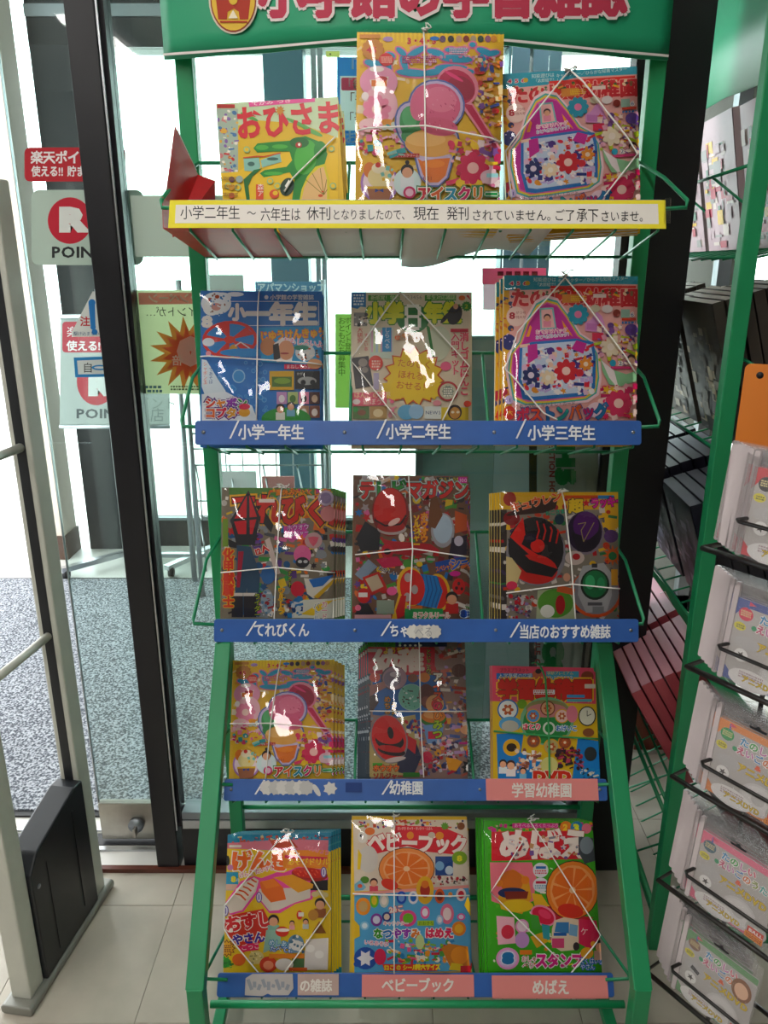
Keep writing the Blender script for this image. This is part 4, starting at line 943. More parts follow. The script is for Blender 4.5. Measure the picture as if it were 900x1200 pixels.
def cov_tm(A):
    A.R(45, 60, 860, 1040, '7a5a48'); A.K(60, 80, 840, 1000, 190, BUSY + ['8a3a3a', '3a3434', 'c8c0b8', 'a8a0a0', '5a9a4a', 'b83030'], 14, 46, 41)
    A.R(600, 78, 745, 112, '2a2a22'); A.T('ウルトラ特集！', 615, 108, 26, 'e8d030'); A.R(742, 80, 800, 120, 'c83a9a'); A.T('100', 746, 115, 30, 'f0d0e8', wx=1.1); A.T('キュウレン大冒険', 130, 114, 24, 'e8a020', wx=.9)
    A.T('テレビマガジン', 85, 222, 112, 'd8281c', oc='2a1410', b=.05, ob=.08, oc2='b8c8c0', cols=['d8281c', '2a8a3a', '2a8a3a', 'd8281c', 'd8281c', 'd8281c', 'd8281c'], wx=.84)
    A.P([(70, 480), (130, 370), (230, 440), (220, 560), (100, 570)], '23242c'); A.P([(225, 480), (300, 500), (560, 520), (620, 560), (420, 600), (300, 580)], 'b82030')
    A.E(295, 310, 122, 162, '8c1c18'); A.E(292, 300, 108, 148, 'cf2c22'); A.E(290, 372, 100, 80, '7c1410'); A.E(292, 345, 92, 70, 'cf2c22'); A.E(305, 420, 96, 40, 'b8aca8'); A.E(300, 405, 92, 38, 'a82420')
    A.line([(190, 360), (260, 400), (360, 390), (400, 330)], 12, '2a1214'); A.E(320, 375, 44, 18, 'e8c8c0', -30)
    A.T('ホウオウ', 492, 315, 46, 'e8a018', oc='c82a1c', b=.06, ob=.12, vert=True); A.T('ソルジャー', 445, 330, 40, 'e8c818', oc='c82a1c', b=.06, ob=.12, vert=True)
    A.E(640, 430, 78, 115, 'a8a4a8'); A.E(640, 420, 64, 96, 'b8c8d4'); A.P([(560, 220), (600, 200), (640, 330), (590, 420), (540, 400)], '7a4a20'); A.P([(720, 300), (800, 330), (800, 430), (720, 450)], 'c8602a')
    A.P([(700, 480), (800, 460), (800, 590), (680, 600)], '2c2038'); A.E(745, 500, 30, 34, 'c8c0cc')
    A.P([(590, 640), (790, 600), (800, 650), (600, 710)], '2a5aa8'); A.T('シート', 690, 695, 70, '2a6ad0', oc='e8b820', b=.06, ob=.12, rot=-12); A.T('スペシャル', 596, 706, 36, 'e8b820', oc='c82a1c', rot=-12, wx=.6)
    A.E(275, 570, 40, 50, 'c83a4a'); A.E(275, 570, 24, 20, '302028'); A.P([(200, 620), (340, 600), (380, 660), (250, 680)], 'c84a6a'); A.P([(60, 720), (150, 620), (210, 670), (110, 760)], '8a98a8'); A.P([(110, 740), (220, 700), (275, 810), (170, 860)], 'c03830'); A.P([(130, 750), (210, 720), (250, 800), (175, 835)], 'c8b8a0')
    A.T('たのしい', 210, 690, 30, 'eae2da', oc='3a3a4a', rot=18, ob=.1)
    # toy reel: red flanges, blue coil
    A.E(430, 800, 92, 130, 'e8b818', -6); A.P([(330, 1020), (300, 1020), (350, 850), (420, 820), (400, 960)], 'e8b818'); A.E(610, 840, 80, 125, 'e8b818', -6)
    A.E(610, 840, 62, 108, 'd83a2c', -6); A.P([(480, 715), (600, 730), (640, 830), (600, 945), (470, 920)], '2a86c8')
    for k in range(5): A.line([(505 + k * 25, 722 + k * 4), (520 + k * 27, 820), (490 + k * 25, 925 + k * 3)], 7, '1c5e9c')
    A.E(440, 805, 82, 118, 'd8332c', -6); A.E(410, 740, 24, 30, 'b8aca8'); A.E(455, 820, 22, 30, 'b8aca8'); A.E(405, 870, 22, 30, 'b8aca8'); A.P([(340, 1015), (330, 960), (365, 860), (400, 860), (385, 990)], 'c82a28')
    A.E(745, 800, 42, 54, 'd83a38'); A.E(745, 780, 10, 12, '4a1a1a'); A.E(730, 810, 10, 12, '4a1a1a'); A.E(765, 815, 9, 11, '4a1a1a'); A.kid(700, 880, 38, 'c84a4a')
    A.E(120, 860, 44, 50, 'c84a4a'); A.R(85, 840, 145, 870, 'e8e0dc'); A.P([(60, 990), (90, 910), (150, 910), (190, 980)], '26222a'); A.E(82, 940, 20, 20, 'e88aa0'); A.E(305, 830, 34, 28, 'e87aa8'); A.R(205, 890, 320, 980, '9aa898')
    A.R(60, 985, 300, 1010, 'd8aeb0'); A.R(390, 945, 640, 1015, '3a9a5a'); A.T('ミラクルリール', 440, 1010, 40, 'd8303c', oc='f0ece0', wx=.8, ob=.12); A.T('8', 758, 1005, 54, '1c4a9a', oc='d8e8f0', b=.08, ob=.14, wx=1.3)
    A.E(720, 715, 36, 18, 'd84aa0')
def cov_lk(A):
    A.R(50, 50, 850, 870, '8c8478'); A.R(50, 50, 100, 870, '3a3230'); A.R(60, 60, 800, 170, 'e3b51c'); A.R(690, 150, 830, 300, 'e3b51c'); A.K(70, 80, 820, 850, 110, ['b82c34', 'e3b51c', '6a6464', 'b8b0a8', 'c84a2c', '4a3a5a', '3a7a4a', 'd8d0c8'], 12, 36, 51)
    A.R(460, 82, 690, 104, 'd8602c'); A.R(665, 82, 765, 104, '3a8ac0'); A.E(118, 105, 40, 44, 'b03a28'); A.E(130, 225, 52, 44, '8a2024')
    A.P([(95, 205), (250, 110), (420, 95), (400, 165), (330, 190), (110, 210)], '3a1c10'); A.T('キュウレン', 130, 190, 56, 'e8682c', oc='f0c8b0', b=.04, ob=.08, rot=-14, wx=1.05); A.T('おこさま', 340, 210, 28, '4ac8a0', oc='1c3a2a', rot=-8)
    A.T('超', 484, 190, 80, 'e8c81c', oc='2a2418', b=.06, ob=.12); A.S(592, 130, 28, 12, 5, 'd8303c', -90); A.T('ラッキー', 622, 162, 58, 'e04aa8', oc='4a1438', b=.06, ob=.12, rot=-5, wx=.8)
    # two big balls in red/black and purple
    A.E(280, 440, 185, 205, '8c8890', -12); A.E(280, 410, 172, 195, '1c191e', -10); A.E(275, 540, 140, 92, 'cf261c', 8)
    A.P([(105, 345), (240, 480), (420, 540), (380, 590), (220, 560), (130, 480)], '1c191e'); A.P([(120, 340), (200, 215), (215, 330), (190, 385), (300, 455), (250, 460)], 'd8281c'); A.E(290, 395, 44, 42, 'd8281c'); A.E(245, 345, 40, 28, '2a2438')
    for k in range(4): A.line([(285 + k * 42, 240 + k * 18), (300 + k * 40, 300), (285 + k * 40, 350 + k * 10)], 10, 'cf261c')
    A.E(582, 315, 118, 136, '8a7f8c'); A.E(582, 308, 108, 128, '2c1738'); A.E(590, 270, 80, 88, '5a2a6c'); A.P([(495, 310), (560, 330), (580, 380), (640, 330), (680, 290), (670, 380), (620, 430), (540, 430)], '1e1026'); A.line([(540, 260), (590, 250), (560, 300), (575, 370), (640, 250)], 5, 'a89868')
    A.E(745, 335, 44, 40, '6a4a80'); A.S(755, 455, 66, 36, 12, 'd86a1c'); A.E(755, 458, 26, 26, '2a7a4a'); A.E(425, 230, 30, 34, '1c3a4a')
    A.E(520, 470, 60, 44, 'd0c0b8'); A.E(530, 462, 24, 20, 'b83038')
    # green gadget
    A.E(650, 690, 160, 150, 'd8602c'); A.E(650, 680, 146, 140, '8f8c90'); A.P([(570, 520), (700, 500), (745, 560), (750, 700), (720, 800), (590, 810), (540, 700), (545, 580)], 'b0aeb0'); A.R(625, 505, 660, 530, '3a3a3c'); A.E(645, 635, 90, 96, '14301f'); A.E(645, 632, 76, 84, '1f7a4a'); A.E(615, 620, 30, 44, '55b07c'); A.E(682, 630, 24, 40, '3f9a68'); A.R(600, 745, 690, 765, '5a5a5e'); A.R(630, 770, 700, 808, '86888a')
    A.P([(95, 460), (130, 470), (190, 550), (150, 660), (95, 640)], 'd8c89a'); A.E(130, 640, 34, 26, 'e0607a'); A.K(100, 700, 240, 840, 24, ['9a88b0', 'c8c0c8', '5a4a6a', 'c03a4a'], 8, 22, 5)
    A.P([(290, 670), (500, 650), (530, 850), (280, 850)], 'b8c0a0'); A.E(400, 750, 110, 90, '6aa04a'); A.E(430, 760, 30, 60, 'b83038'); A.E(350, 800, 44, 40, 'f0efe8'); A.R(410, 650, 520, 690, 'd87a5a', rot=12)
    A.T('ひみつどうぐ', 790, 590, 34, 'd84a9a', oc='3a1428', vert=True, wx=.7); A.R(745, 540, 785, 640, 'e3a81c'); A.E(470, 590, 22, 26, 'd8a890')
def cov_yo(A):
    A.R(100, 20, 850, 960, '9a8078'); A.R(100, 20, 138, 960, '3c4a56'); A.K(100, 40, 150, 930, 26, ['3c4a56', '8a98a0', '6a3a44', 'a0a8b0'], 8, 22, 3); A.K(420, 50, 840, 920, 150, ['c87868', 'd8b8a8', '8a4a38', '5a6a9a', 'e0d4c8', 'c04a4a', 'd8a040', '7a6a5a', 'b89ac0'], 14, 40, 61)
    A.P([(115, 40), (300, 42), (300, 75), (115, 72)], '4a8a34'); A.T('別冊：57', 165, 70, 30, '2a3a1c', wx=.9); A.P([(300, 42), (640, 44), (640, 72), (300, 74)], '22305a')
    for k in range(5): A.E(330 + k * 34, 64, 9, 7, 'e0e0d8')
    A.P([(120, 75), (560, 78), (560, 230), (440, 260), (120, 250)], 'c8283a'); A.T('ようちえん', 218, 120, 42, 'e8b018', oc='7a1c14', b=.05, ob=.1, wx=.95); A.T('幼稚', 150, 235, 135, 'e2d2c8', b=.06, wx=1.12); A.R(115, 85, 180, 108, 'b8a8a0')
    A.T('とじこみ付録', 500, 90, 36, 'c8c020', oc='2a2418', vert=True, wx=.9, ob=.1)
    A.P([(150, 260), (560, 260), (640, 480), (440, 560), (150, 520)], '2f6fb0')
    A.E(290, 280, 86, 80, '6a5a60'); A.E(295, 280, 80, 74, 'a88a94'); A.E(280, 285, 58, 52, '8c7c8c'); A.E(300, 255, 36, 18, 'c8b8c0'); A.P([(130, 330), (225, 300), (240, 340), (130, 400)], 'b08078'); A.E(165, 275, 36, 32, 'd8685c'); A.E(415, 280, 34, 28, '8a5a48'); A.E(490, 275, 38, 32, 'e08a2a')
    A.P([(130, 400), (180, 380), (190, 440), (150, 500), (130, 490)], '4a2c28')
    A.E(405, 405, 86, 88, 'a8c8c0'); A.E(405, 405, 84, 84, '7fb8a4'); A.K(340, 340, 470, 470, 16, ['3c7a62', 'd0e0dc', '4a3430'], 5, 14, 8); A.E(510, 400, 56, 84, '6a3630', -10); A.E(500, 430, 30, 30, '8c5048'); A.E(560, 450, 60, 60, 'd8a878'); A.E(560, 450, 24, 30, 'd0504a')
    A.E(550, 545, 86, 54, '3f7a2c'); A.E(550, 530, 80, 44, 'd88a48'); A.E(545, 520, 60, 26, 'e8b078'); A.P([(480, 590), (620, 580), (600, 710), (510, 710)], '7fa0c8'); A.R(515, 630, 605, 680, 'c84a5a')
    A.T('アイスのひみつ', 545, 245, 58, 'd84a38', oc='1c1814', b=.05, ob=.1, vert=True, cols=['e8e4d8', 'e0603a', 'e0603a', 'd83a5a', 'e8902a', 'a8c820', 'a8c820'])
    A.T('めちゃ', 225, 400, 40, 'e8901c', oc='2c4a20', vert=True, ob=.1, rot=0); A.T('うま！', 268, 440, 38, 'e8a81c', oc='2c4a20', vert=True, ob=.1)
    A.P([(130, 640), (200, 560), (430, 520), (460, 700), (400, 930), (130, 930)], 'b0a070'); A.P([(300, 760), (430, 680), (470, 800), (420, 920), (320, 900)], '2c2f4c'); A.P([(370, 650), (440, 690), (430, 780), (380, 740)], 'b8303a')
    A.E(258, 680, 122, 165, '8a8084', -14); A.E(258, 675, 112, 152, 'c9231f', -14); A.E(262, 690, 96, 64, '1c1418', 12); A.E(255, 660, 92, 54, 'c9231f', 8); A.E(275, 760, 92, 30, '2a1418', 10); A.E(270, 745, 86, 22, 'b81f1f', 8); A.E(268, 640, 20, 40, '1c1418', -10); A.E(300, 815, 70, 16, 'c8bcb8', -10)
    A.K(370, 560, 480, 700, 14, ['2c3a7a', '4a5a9a', 'b8303a', 'd8d0c8'], 10, 26, 3); A.K(480, 700, 700, 900, 40, ['2c3a6a', 'c8c4cc', 'b84050', '4a3a5a', 'd8a0b8'], 10, 28, 9)
    A.E(510, 800, 34, 40, 'c83a5a'); A.P([(630, 800), (700, 810), (740, 830), (700, 890), (650, 880)], 'e0a020')
    A.R(150, 838, 215, 862, '4aa03a'); A.T('ホウオウ', 152, 895, 44, 'e07020', oc='3a1408', b=.05, ob=.1, wx=.9); A.T('ソルジャー', 152, 945, 40, 'd84a30', oc='3a1408', wx=.9); A.R(350, 900, 460, 930, '3a7a2c')
    A.S(785, 865, 56, 34, 8, '1c1c20'); A.T('8', 765, 892, 48, 'e8e4e0', b=.07, wx=1.2); A.E(795, 770, 30, 34, 'c84a48'); A.E(770, 620, 44, 30, 'd8a888'); A.E(720, 230, 50, 44, '6a4438'); A.R(670, 335, 780, 355, 'a8503a', rot=6); A.R(720, 700, 820, 715, 'b84a8a')
def cov_gy(A):
    A.R(35, 25, 830, 840, 'd8b42a'); A.P([(38, 28), (765, 45), (770, 300), (40, 280)], 'd8687c'); A.T('プラスプラネット', 92, 75, 26, '1c1418', wx=.9)
    A.R(70, 85, 325, 128, '3a78b8', rot=1); A.T('入学準備の応援', 84, 120, 34, 'cfe0ea', oc='1c4a8a', wx=.9); A.R(420, 70, 650, 130, '5aa0b8'); A.T('学研プレミアム', 425, 95, 24, 'e8e0a8', oc='3a6a8a'); A.T('ドレミ学習ポスター', 425, 126, 24, 'e4ecec', oc='2a5a9a', wx=.85); A.E(710, 105, 44, 36, '8a4a38'); A.E(355, 95, 32, 34, 'b8705a'); A.E(365, 70, 22, 18, '2a1c1c')
    A.T('学習幼稚園', 80, 265, 128, 'cf2a18', oc='7a3410', b=.06, ob=.1, oc2='e8b01c', wx=.93); A.R(690, 160, 765, 190, 'd8ccc0'); A.R(330, 200, 480, 232, 'dfe4e8'); A.bars(335, 205, 470, 2, 9, 'c86a5a'); A.R(565, 235, 690, 255, '5a9ac8'); A.R(565, 265, 740, 285, '6aa8b0')
    A.E(250, 300, 34, 34, '7aa03a'); A.E(425, 420, 190, 170, '7fae8a'); A.E(425, 430, 168, 150, '3c8a50')
    A.E(425, 330, 150, 60, '8f8a60'); A.E(425, 345, 140, 50, 'c88a8a')
    for (x, y, r, c, d) in ((150, 340, 74, '4a7ab0', 'dfe0dc'), (328, 383, 50, 'd8a020', '6a9ac8'), (430, 330, 52, '7a4430', 'd8a888'), (530, 385, 50, 'd8a020', 'e0c0b8'), (330, 560, 52, 'd8a020', '8a5a48'), (455, 600, 56, 'd8a020', 'b8a878'), (550, 570, 50, 'd8a020', '9a5a40'), (165, 600, 78, '8fc0d8', 'd8b83a'), (728, 645, 62, 'c8c030', '3a3c34')): A.E(x, y, r, r, c); A.E(x, y, r * .86, r * .86, d); A.flower(x, y, r * .55, 'b86a4a', 'e8d4b8', 6)
    A.E(600, 370, 40, 60, 'd88a98'); A.E(165, 440, 78, 52, '6fa8cc'); A.E(165, 455, 60, 40, 'b8b4a8')
    A.E(706, 385, 62, 70, '2a2c28'); A.E(706, 385, 54, 62, 'd4d0c0'); A.line([(706, 345), (706, 385), (735, 370)], 5, '26241f'); A.E(715, 500, 40, 30, '8a5a40')
    A.T('さとり', 250, 480, 40, 'e05a7a', oc='f2e8e4', b=.05, ob=.12); A.T('おけいこ', 485, 490, 38, '3a78b8', oc='e8ecec', b=.05, ob=.12, wx=.9)
    A.E(438, 470, 44, 46, 'cfd4c8'); A.E(438, 470, 30, 32, '2f8a4a')
    A.P([(70, 510), (260, 500), (240, 640), (380, 700), (330, 830), (80, 830)], '3a84c0'); A.P([(640, 540), (805, 560), (830, 700), (830, 830), (600, 830)], '3a84c0'); A.E(175, 605, 60, 60, 'd8a828'); A.E(175, 605, 36, 30, '3a2a1c')
    A.K(200, 620, 380, 780, 26, ['e0c8b0', 'c88a70', 'e8e0d8', '8a5a4a'], 14, 30, 6); A.kid(115, 720, 26, 'dfe0e0'); A.kid(170, 730, 30, 'e8dcd8', '4a2c24'); A.kid(255, 770, 22, '8fc0d8'); A.K(490, 610, 670, 760, 30, ['3a1c28', '8a3040', '2c2428', 'b85a6a'], 12, 30, 7); A.E(440, 730, 60, 60, 'cfc88a'); A.K(650, 740, 820, 830, 20, ['2c2a24', 'd0ccb8', '4a90c0'], 8, 22, 8); A.E(728, 650, 44, 50, '2c3030')
    A.T('DVD', 325, 850, 86, 'd0361c', oc='e8dcc8', b=.08, ob=.12, wx=1.2)
def cov_gen(A):
    A.R(20, 50, 830, 1000, 'e9c818'); A.P([(90, 60), (800, 50), (780, 185), (60, 190)], '3590b0'); A.K(110, 80, 770, 150, 40, ['5aa8b8', 'c86a5a', '2a6a8a', 'b8485a', 'd0c8a0'], 8, 24, 71); A.P([(90, 130), (460, 105), (760, 110), (755, 180), (85, 170)], 'd88a98'); A.P([(370, 110), (510, 100), (560, 160), (400, 160)], 'c8502c')
    A.P([(85, 165), (460, 180), (460, 330), (75, 330)], 'e9c818'); A.T('げんき', 118, 308, 118, 'ec7420', oc='f4f0e8', b=.07, ob=.12, wx=.97); A.R(105, 142, 185, 158, 'e0dcd0')
    A.R(460, 175, 755, 295, 'e89a40'); A.R(470, 215, 750, 235, 'd8486a', rot=3); A.T('あそびドリル', 486, 275, 44, 'f0d030', oc='d8486a', b=.04, ob=.08, wx=.95); A.T('べんきょう', 600, 170, 30, 'e0506a', oc='e8b8c0', rot=14)
    A.T('げんき だいすき', 175, 360, 32, 'd8486a', oc='f6ecec', rot=-14, ob=.14, wx=.9)
    A.R(68, 320, 165, 440, '3aa0c0'); A.T('8', 118, 388, 44, 'e8d830', b=.06, wx=1.2); A.T('月', 150, 385, 22, 'e8f0f0'); A.R(75, 400, 160, 438, 'd8b8a8')
    A.E(95, 245, 14, 34, '1c2420'); A.E(112, 290, 20, 20, 'c88ab0')
    # sushi
    Pk = 'e86fae'
    A.P([(60, 520), (180, 380), (270, 345), (320, 360), (290, 460), (200, 580), (110, 605)], Pk); A.P([(290, 370), (420, 320), (600, 340), (700, 400), (650, 500), (540, 530), (440, 590), (370, 590), (300, 500)], Pk); A.P([(450, 330), (560, 285), (720, 300), (760, 360), (740, 410), (640, 420)], Pk)
    A.P([(640, 380), (755, 370), (755, 440), (640, 440)], '241c1c'); A.E(635, 335, 120, 44, 'b0281c', 6); A.E(630, 325, 108, 34, 'd33a28', 6)
    for k in range(26): A.E(540 + (k * 37) % 190, 308 + (k * 13) % 36, 5, 4, 'f0806a', n=8, k=A.k)
    A.k += 1
    A.P([(76, 540), (180, 400), (270, 355), (300, 375), (280, 450), (190, 570), (110, 592)], 'd8d0c4'); A.P([(150, 430), (260, 365), (290, 380), (270, 450), (200, 510), (140, 470)], 'e6ded2')
    for k in range(5): A.line([(140 + k * 28, 462 - k * 24), (180 + k * 24, 470 - k * 22), (215 + k * 18, 505 - k * 30)], 11, 'd8602c')
    A.P([(300, 430), (640, 420), (640, 490), (540, 520), (430, 570), (370, 575), (310, 500)], 'dcd6cc'); A.P([(395, 355), (520, 335), (660, 400), (655, 425), (560, 455), (450, 380)], 'e5a71c'); A.P([(305, 385), (400, 360), (460, 420), (480, 500), (380, 520), (320, 450)], 'e87a28'); A.P([(315, 380), (395, 365), (440, 410), (350, 430)], 'ee9040')
    for x, y in ((82, 575), (302, 485), (728, 320)): A.E(x, y, 20, 36, '6a5aa8'); A.E(x, y, 14, 30, 'e0dcec'); A.R(x - 3, y - 18, x + 3, y + 18, '6a5aa8')
    for x, y in ((670, 465), (705, 455), (735, 470)): A.E(x, y, 24, 18, 'ddd0a0')
    A.P([(60, 640), (130, 600), (330, 560), (370, 640), (350, 760), (200, 850), (130, 790), (80, 720)], 'd8402c')
    A.T('おすし', 85, 715, 96, 'd62a34', oc='f6f0e8', b=.06, ob=.12, rot=-8, wx=.98); A.T('やさん', 130, 800, 64, '5a44a8', oc='f6f0e8', b=.05, ob=.12, rot=-6); A.P([(172, 810), (300, 780), (300, 830), (180, 845)], 'e84a7a'); A.T('ごっこ', 185, 835, 38, 'f6ecec', rot=-6)
    A.S(90, 820, 60, 42, 12, '7a2c28'); A.S(90, 820, 50, 36, 12, 'e8b850'); A.bars(60, 800, 120, 4, 8, '8a4a28')
    A.E(75, 915, 44, 34, '3a9a3a'); A.K(40, 880, 120, 950, 10, ['4ab04a', '2a7a30'], 8, 20, 2); A.E(170, 895, 44, 40, 'e07a3a'); A.E(285, 880, 50, 44, 'd8cc90'); A.K(240, 840, 330, 920, 10, ['e8e0b0', '8a8a5a'], 5, 12, 4)
    A.kid(398, 640, 34, '8fb8a8'); A.P([(350, 700), (440, 700), (450, 800), (330, 850)], '9cc0b0'); A.E(455, 710, 44, 34, 'd84a38'); A.E(460, 700, 44, 12, 'f0e8e0'); A.T('めしあがれ', 365, 800, 38, 'e8f0f4', oc='2a8ab0', rot=6, ob=.12, wx=.95); A.T('たべてね', 372, 840, 36, 'e8f0f4', oc='2a6ab0', rot=4, ob=.12)
    A.E(545, 790, 54, 60, '7a9ab0'); A.E(545, 800, 34, 34, 'e0e0dc'); A.K(500, 740, 600, 860, 10, ['5a7a90', 'e0e0dc'], 10, 22, 3); A.kid(610, 645, 18, 'c8d0d0'); A.kid(520, 655, 16, 'e8b0b0'); A.kid(705, 530, 34, 'a06a48'); A.E(660, 600, 34, 36, 'c89a5a'); A.P([(650, 720), (700, 640), (745, 720)], '9a6a38')
    A.P([(610, 760), (760, 750), (755, 960), (600, 960)], 'e2dcd6'); A.E(640, 820, 30, 26, 'f0ece6'); A.E(700, 860, 30, 26, 'f0ece6'); A.R(520, 860, 600, 950, '5a7a50'); A.E(365, 925, 58, 52, 'd8583a'); A.E(365, 930, 34, 30, 'f0a888'); A.E(470, 925, 60, 40, 'e4e0d8'); A.E(570, 600, 20, 30, 'd84a38'); A.R(562, 582, 598, 610, 'e8e4dc'); A.R(370, 855, 600, 885, 'e8902a'); A.R(500, 945, 620, 968, 'e8702a')
def cov_bb(A):
    A.R(40, 35, 860, 1110, 'e6c030'); A.P([(50, 60), (825, 60), (840, 510), (60, 550)], 'dcd0c0'); A.R(50, 38, 830, 62, 'e6c030')
    A.K(90, 65, 810, 120, 26, ['c8502c', '5a4a9a', 'e8b040', 'c83a6a', '3a3a6a', '8aa03a'], 8, 24, 81); A.P([(340, 100), (660, 110), (800, 170), (760, 300), (560, 280), (420, 240), (180, 300), (150, 200), (330, 180)], 'd8283c')
    A.T('だいすき キャラ・せいかつ・えほん', 352, 132, 22, 'f0e4dc', wx=.6); A.T('ベビーブック', 150, 270, 118, 'f0e8e0', oc='c81f34', b=.06, ob=.1, wx=.86, rot=2)
    A.E(115, 180, 34, 40, 'e0dcd4'); A.E(105, 170, 8, 10, '2a2628'); A.E(165, 140, 34, 26, 'e08a5a'); A.E(640, 170, 28, 26, 'e89a28'); A.E(440, 168, 24, 26, 'e0902a'); A.E(585, 165, 24, 20, 'c8c0b0'); A.S(675, 105, 30, 20, 9, '6aa030'); A.E(785, 105, 26, 26, '8a5a3a')
    A.E(155, 330, 66, 92, 'd4cfc8'); A.E(130, 470, 30, 24, '5a8a3a'); A.P([(85, 260), (110, 300), (100, 400), (80, 400)], 'e6c81c')
    A.P([(60, 500), (100, 470), (140, 520), (120, 540), (62, 545)], '8ab8cc'); A.E(98, 512, 16, 14, 'd8603a'); A.kid(192, 490, 26, 'd86a78', '3a1c1c')
    # round orange fruit stands where the photo has a mascot's face
    A.E(415, 395, 192, 146, '3a1c14'); A.E(415, 395, 187, 141, 'eca36c'); A.E(415, 395, 160, 118, 'f0b888')
    for k in range(9):
        t = 2 * PI * k / 9; A.P([(415, 395), (415 + 145 * math.cos(t), 395 + 106 * math.sin(t)), (415 + 150 * math.cos(t + .3), 395 + 110 * math.sin(t + .3)), (415 + 145 * math.cos(t + .58), 395 + 106 * math.sin(t + .58))], 'e98a4a', k=A.k)
    A.k += 1; A.E(415, 395, 22, 18, 'f6d8b0'); A.E(300, 500, 60, 36, 'dc4a34', 20)
    A.P([(60, 555), (840, 505), (855, 1090), (60, 1100)], '6fb0d4'); A.P([(60, 555), (840, 505), (840, 525), (60, 575)], 'e8a8a0')
    A.E(540, 540, 60, 96, 'e6b81c'); A.E(540, 540, 34, 50, 'b8402c'); A.E(540, 500, 26, 26, 'e08a4a')
    A.R(610, 310, 730, 440, '3a5a94'); A.E(640, 375, 30, 32, '8fb8d8'); A.E(705, 405, 28, 30, 'c8d4dc'); A.E(775, 320, 52, 46, '8ab030'); A.T('8', 758, 345, 44, 'e8e030', b=.06, wx=1.3); A.K(600, 450, 830, 500, 18, ['2c2428', 'c83a4a', 'e8e0d8', '8a3a4a'], 8, 22, 5)
    for (x, y, rx, ry, c, d) in ((120, 650, 50, 60, 'e8983a', 'c8a878'), (195, 610, 30, 50, '7ac03a', 'e0c83a'), (262, 610, 32, 48, 'c8ccc0', 'f0e4d8'), (380, 590, 34, 44, '4a6ac0', '8ab0e0'), (460, 590, 34, 44, 'e4e4e8', '4a80c8'), (640, 580, 34, 50, 'd86a3a', '8a3a28'), (712, 570, 24, 30, '6ab0d0', 'e8a060'), (785, 570, 34, 44, 'e8d8d4', 'd8485a'), (280, 720, 32, 34, '3a4a8a', 'e8d0b8'), (425, 730, 58, 56, 'e06a98', '7ab83a'), (540, 690, 32, 44, 'e87aa8', 'f0e8ec'), (690, 700, 46, 70, 'e48aa0', 'f0dcd8'), (640, 740, 24, 34, 'a8c8e0', 'e8e0e0'), (770, 800, 48, 50, 'e0903a', 'e8b83a'), (785, 720, 28, 24, 'e87ab0', 'e8e0e8'), (210, 740, 40, 44, '8a4a9a', 'e0dce8'), (130, 780, 30, 30, '9ac8e0', 'e0ecf0')): A.E(x, y, rx, ry, c); A.E(x, y, rx * .62, ry * .62, d)
    A.T('24こ', 300, 695, 42, 'f0e4d8', oc='d83a50', b=.06, ob=.14, rot=-8); A.R(488, 745, 600, 780, 'a8c830'); A.T('おおきな', 494, 775, 24, '3a6a1c'); A.T('キャラクター', 255, 778, 26, 'd8607a', oc='f2ece8', ob=.12)
    A.T('なつやすみ', 190, 865, 62, 'e84a7a', oc='f4f2ec', b=.06, ob=.14, cols=['4aa03a', '3a80c0', '9a4ab0', '9a4ab0', 'e0802a'], wx=.92); A.T('はめえ', 540, 862, 64, 'e0406a', oc='f4f2ec', b=.06, ob=.14, wx=.9)
    A.K(280, 880, 720, 1030, 60, ['8ab83a', 'e87aa0', 'e8e0d0', '4a90c0', 'e8a040', '5a9a4a', 'c8485a'], 12, 34, 84); A.E(505, 890, 30, 50, 'c8d8a0'); A.T('いろあそび', 125, 905, 30, 'e0507a', oc='f0e8ec', rot=6, ob=.12)
    A.E(135, 1000, 78, 76, '2c5ca8'); A.S(135, 1000, 60, 34, 6, 'e8e4e4'); A.E(75, 1040, 20, 18, '2c5ca8'); A.E(235, 990, 40, 56, 'd8486a')
    A.P([(60, 740), (95, 780), (98, 850), (60, 870)], 'e6c01c'); A.P([(830, 580), (850, 600), (850, 700), (805, 640)], 'e6c01c')
    A.P([(250, 1040), (640, 1040), (620, 1085), (265, 1085)], 'd8402c'); A.T('52こ の シール', 262, 1080, 34, 'e8d830', b=.05, wx=.85); A.T('特大サイズ', 475, 1078, 38, 'f0e030', b=.06, wx=.8)
    A.P([(650, 930), (700, 900), (830, 920), (845, 1060), (720, 1080)], 'c88a4a'); A.E(775, 980, 60, 60, 'e09a3a'); A.P([(700, 1080), (720, 1030), (790, 1040), (850, 1090)], 'd8c030'); A.R(780, 1050, 850, 1095, 'c8283a')
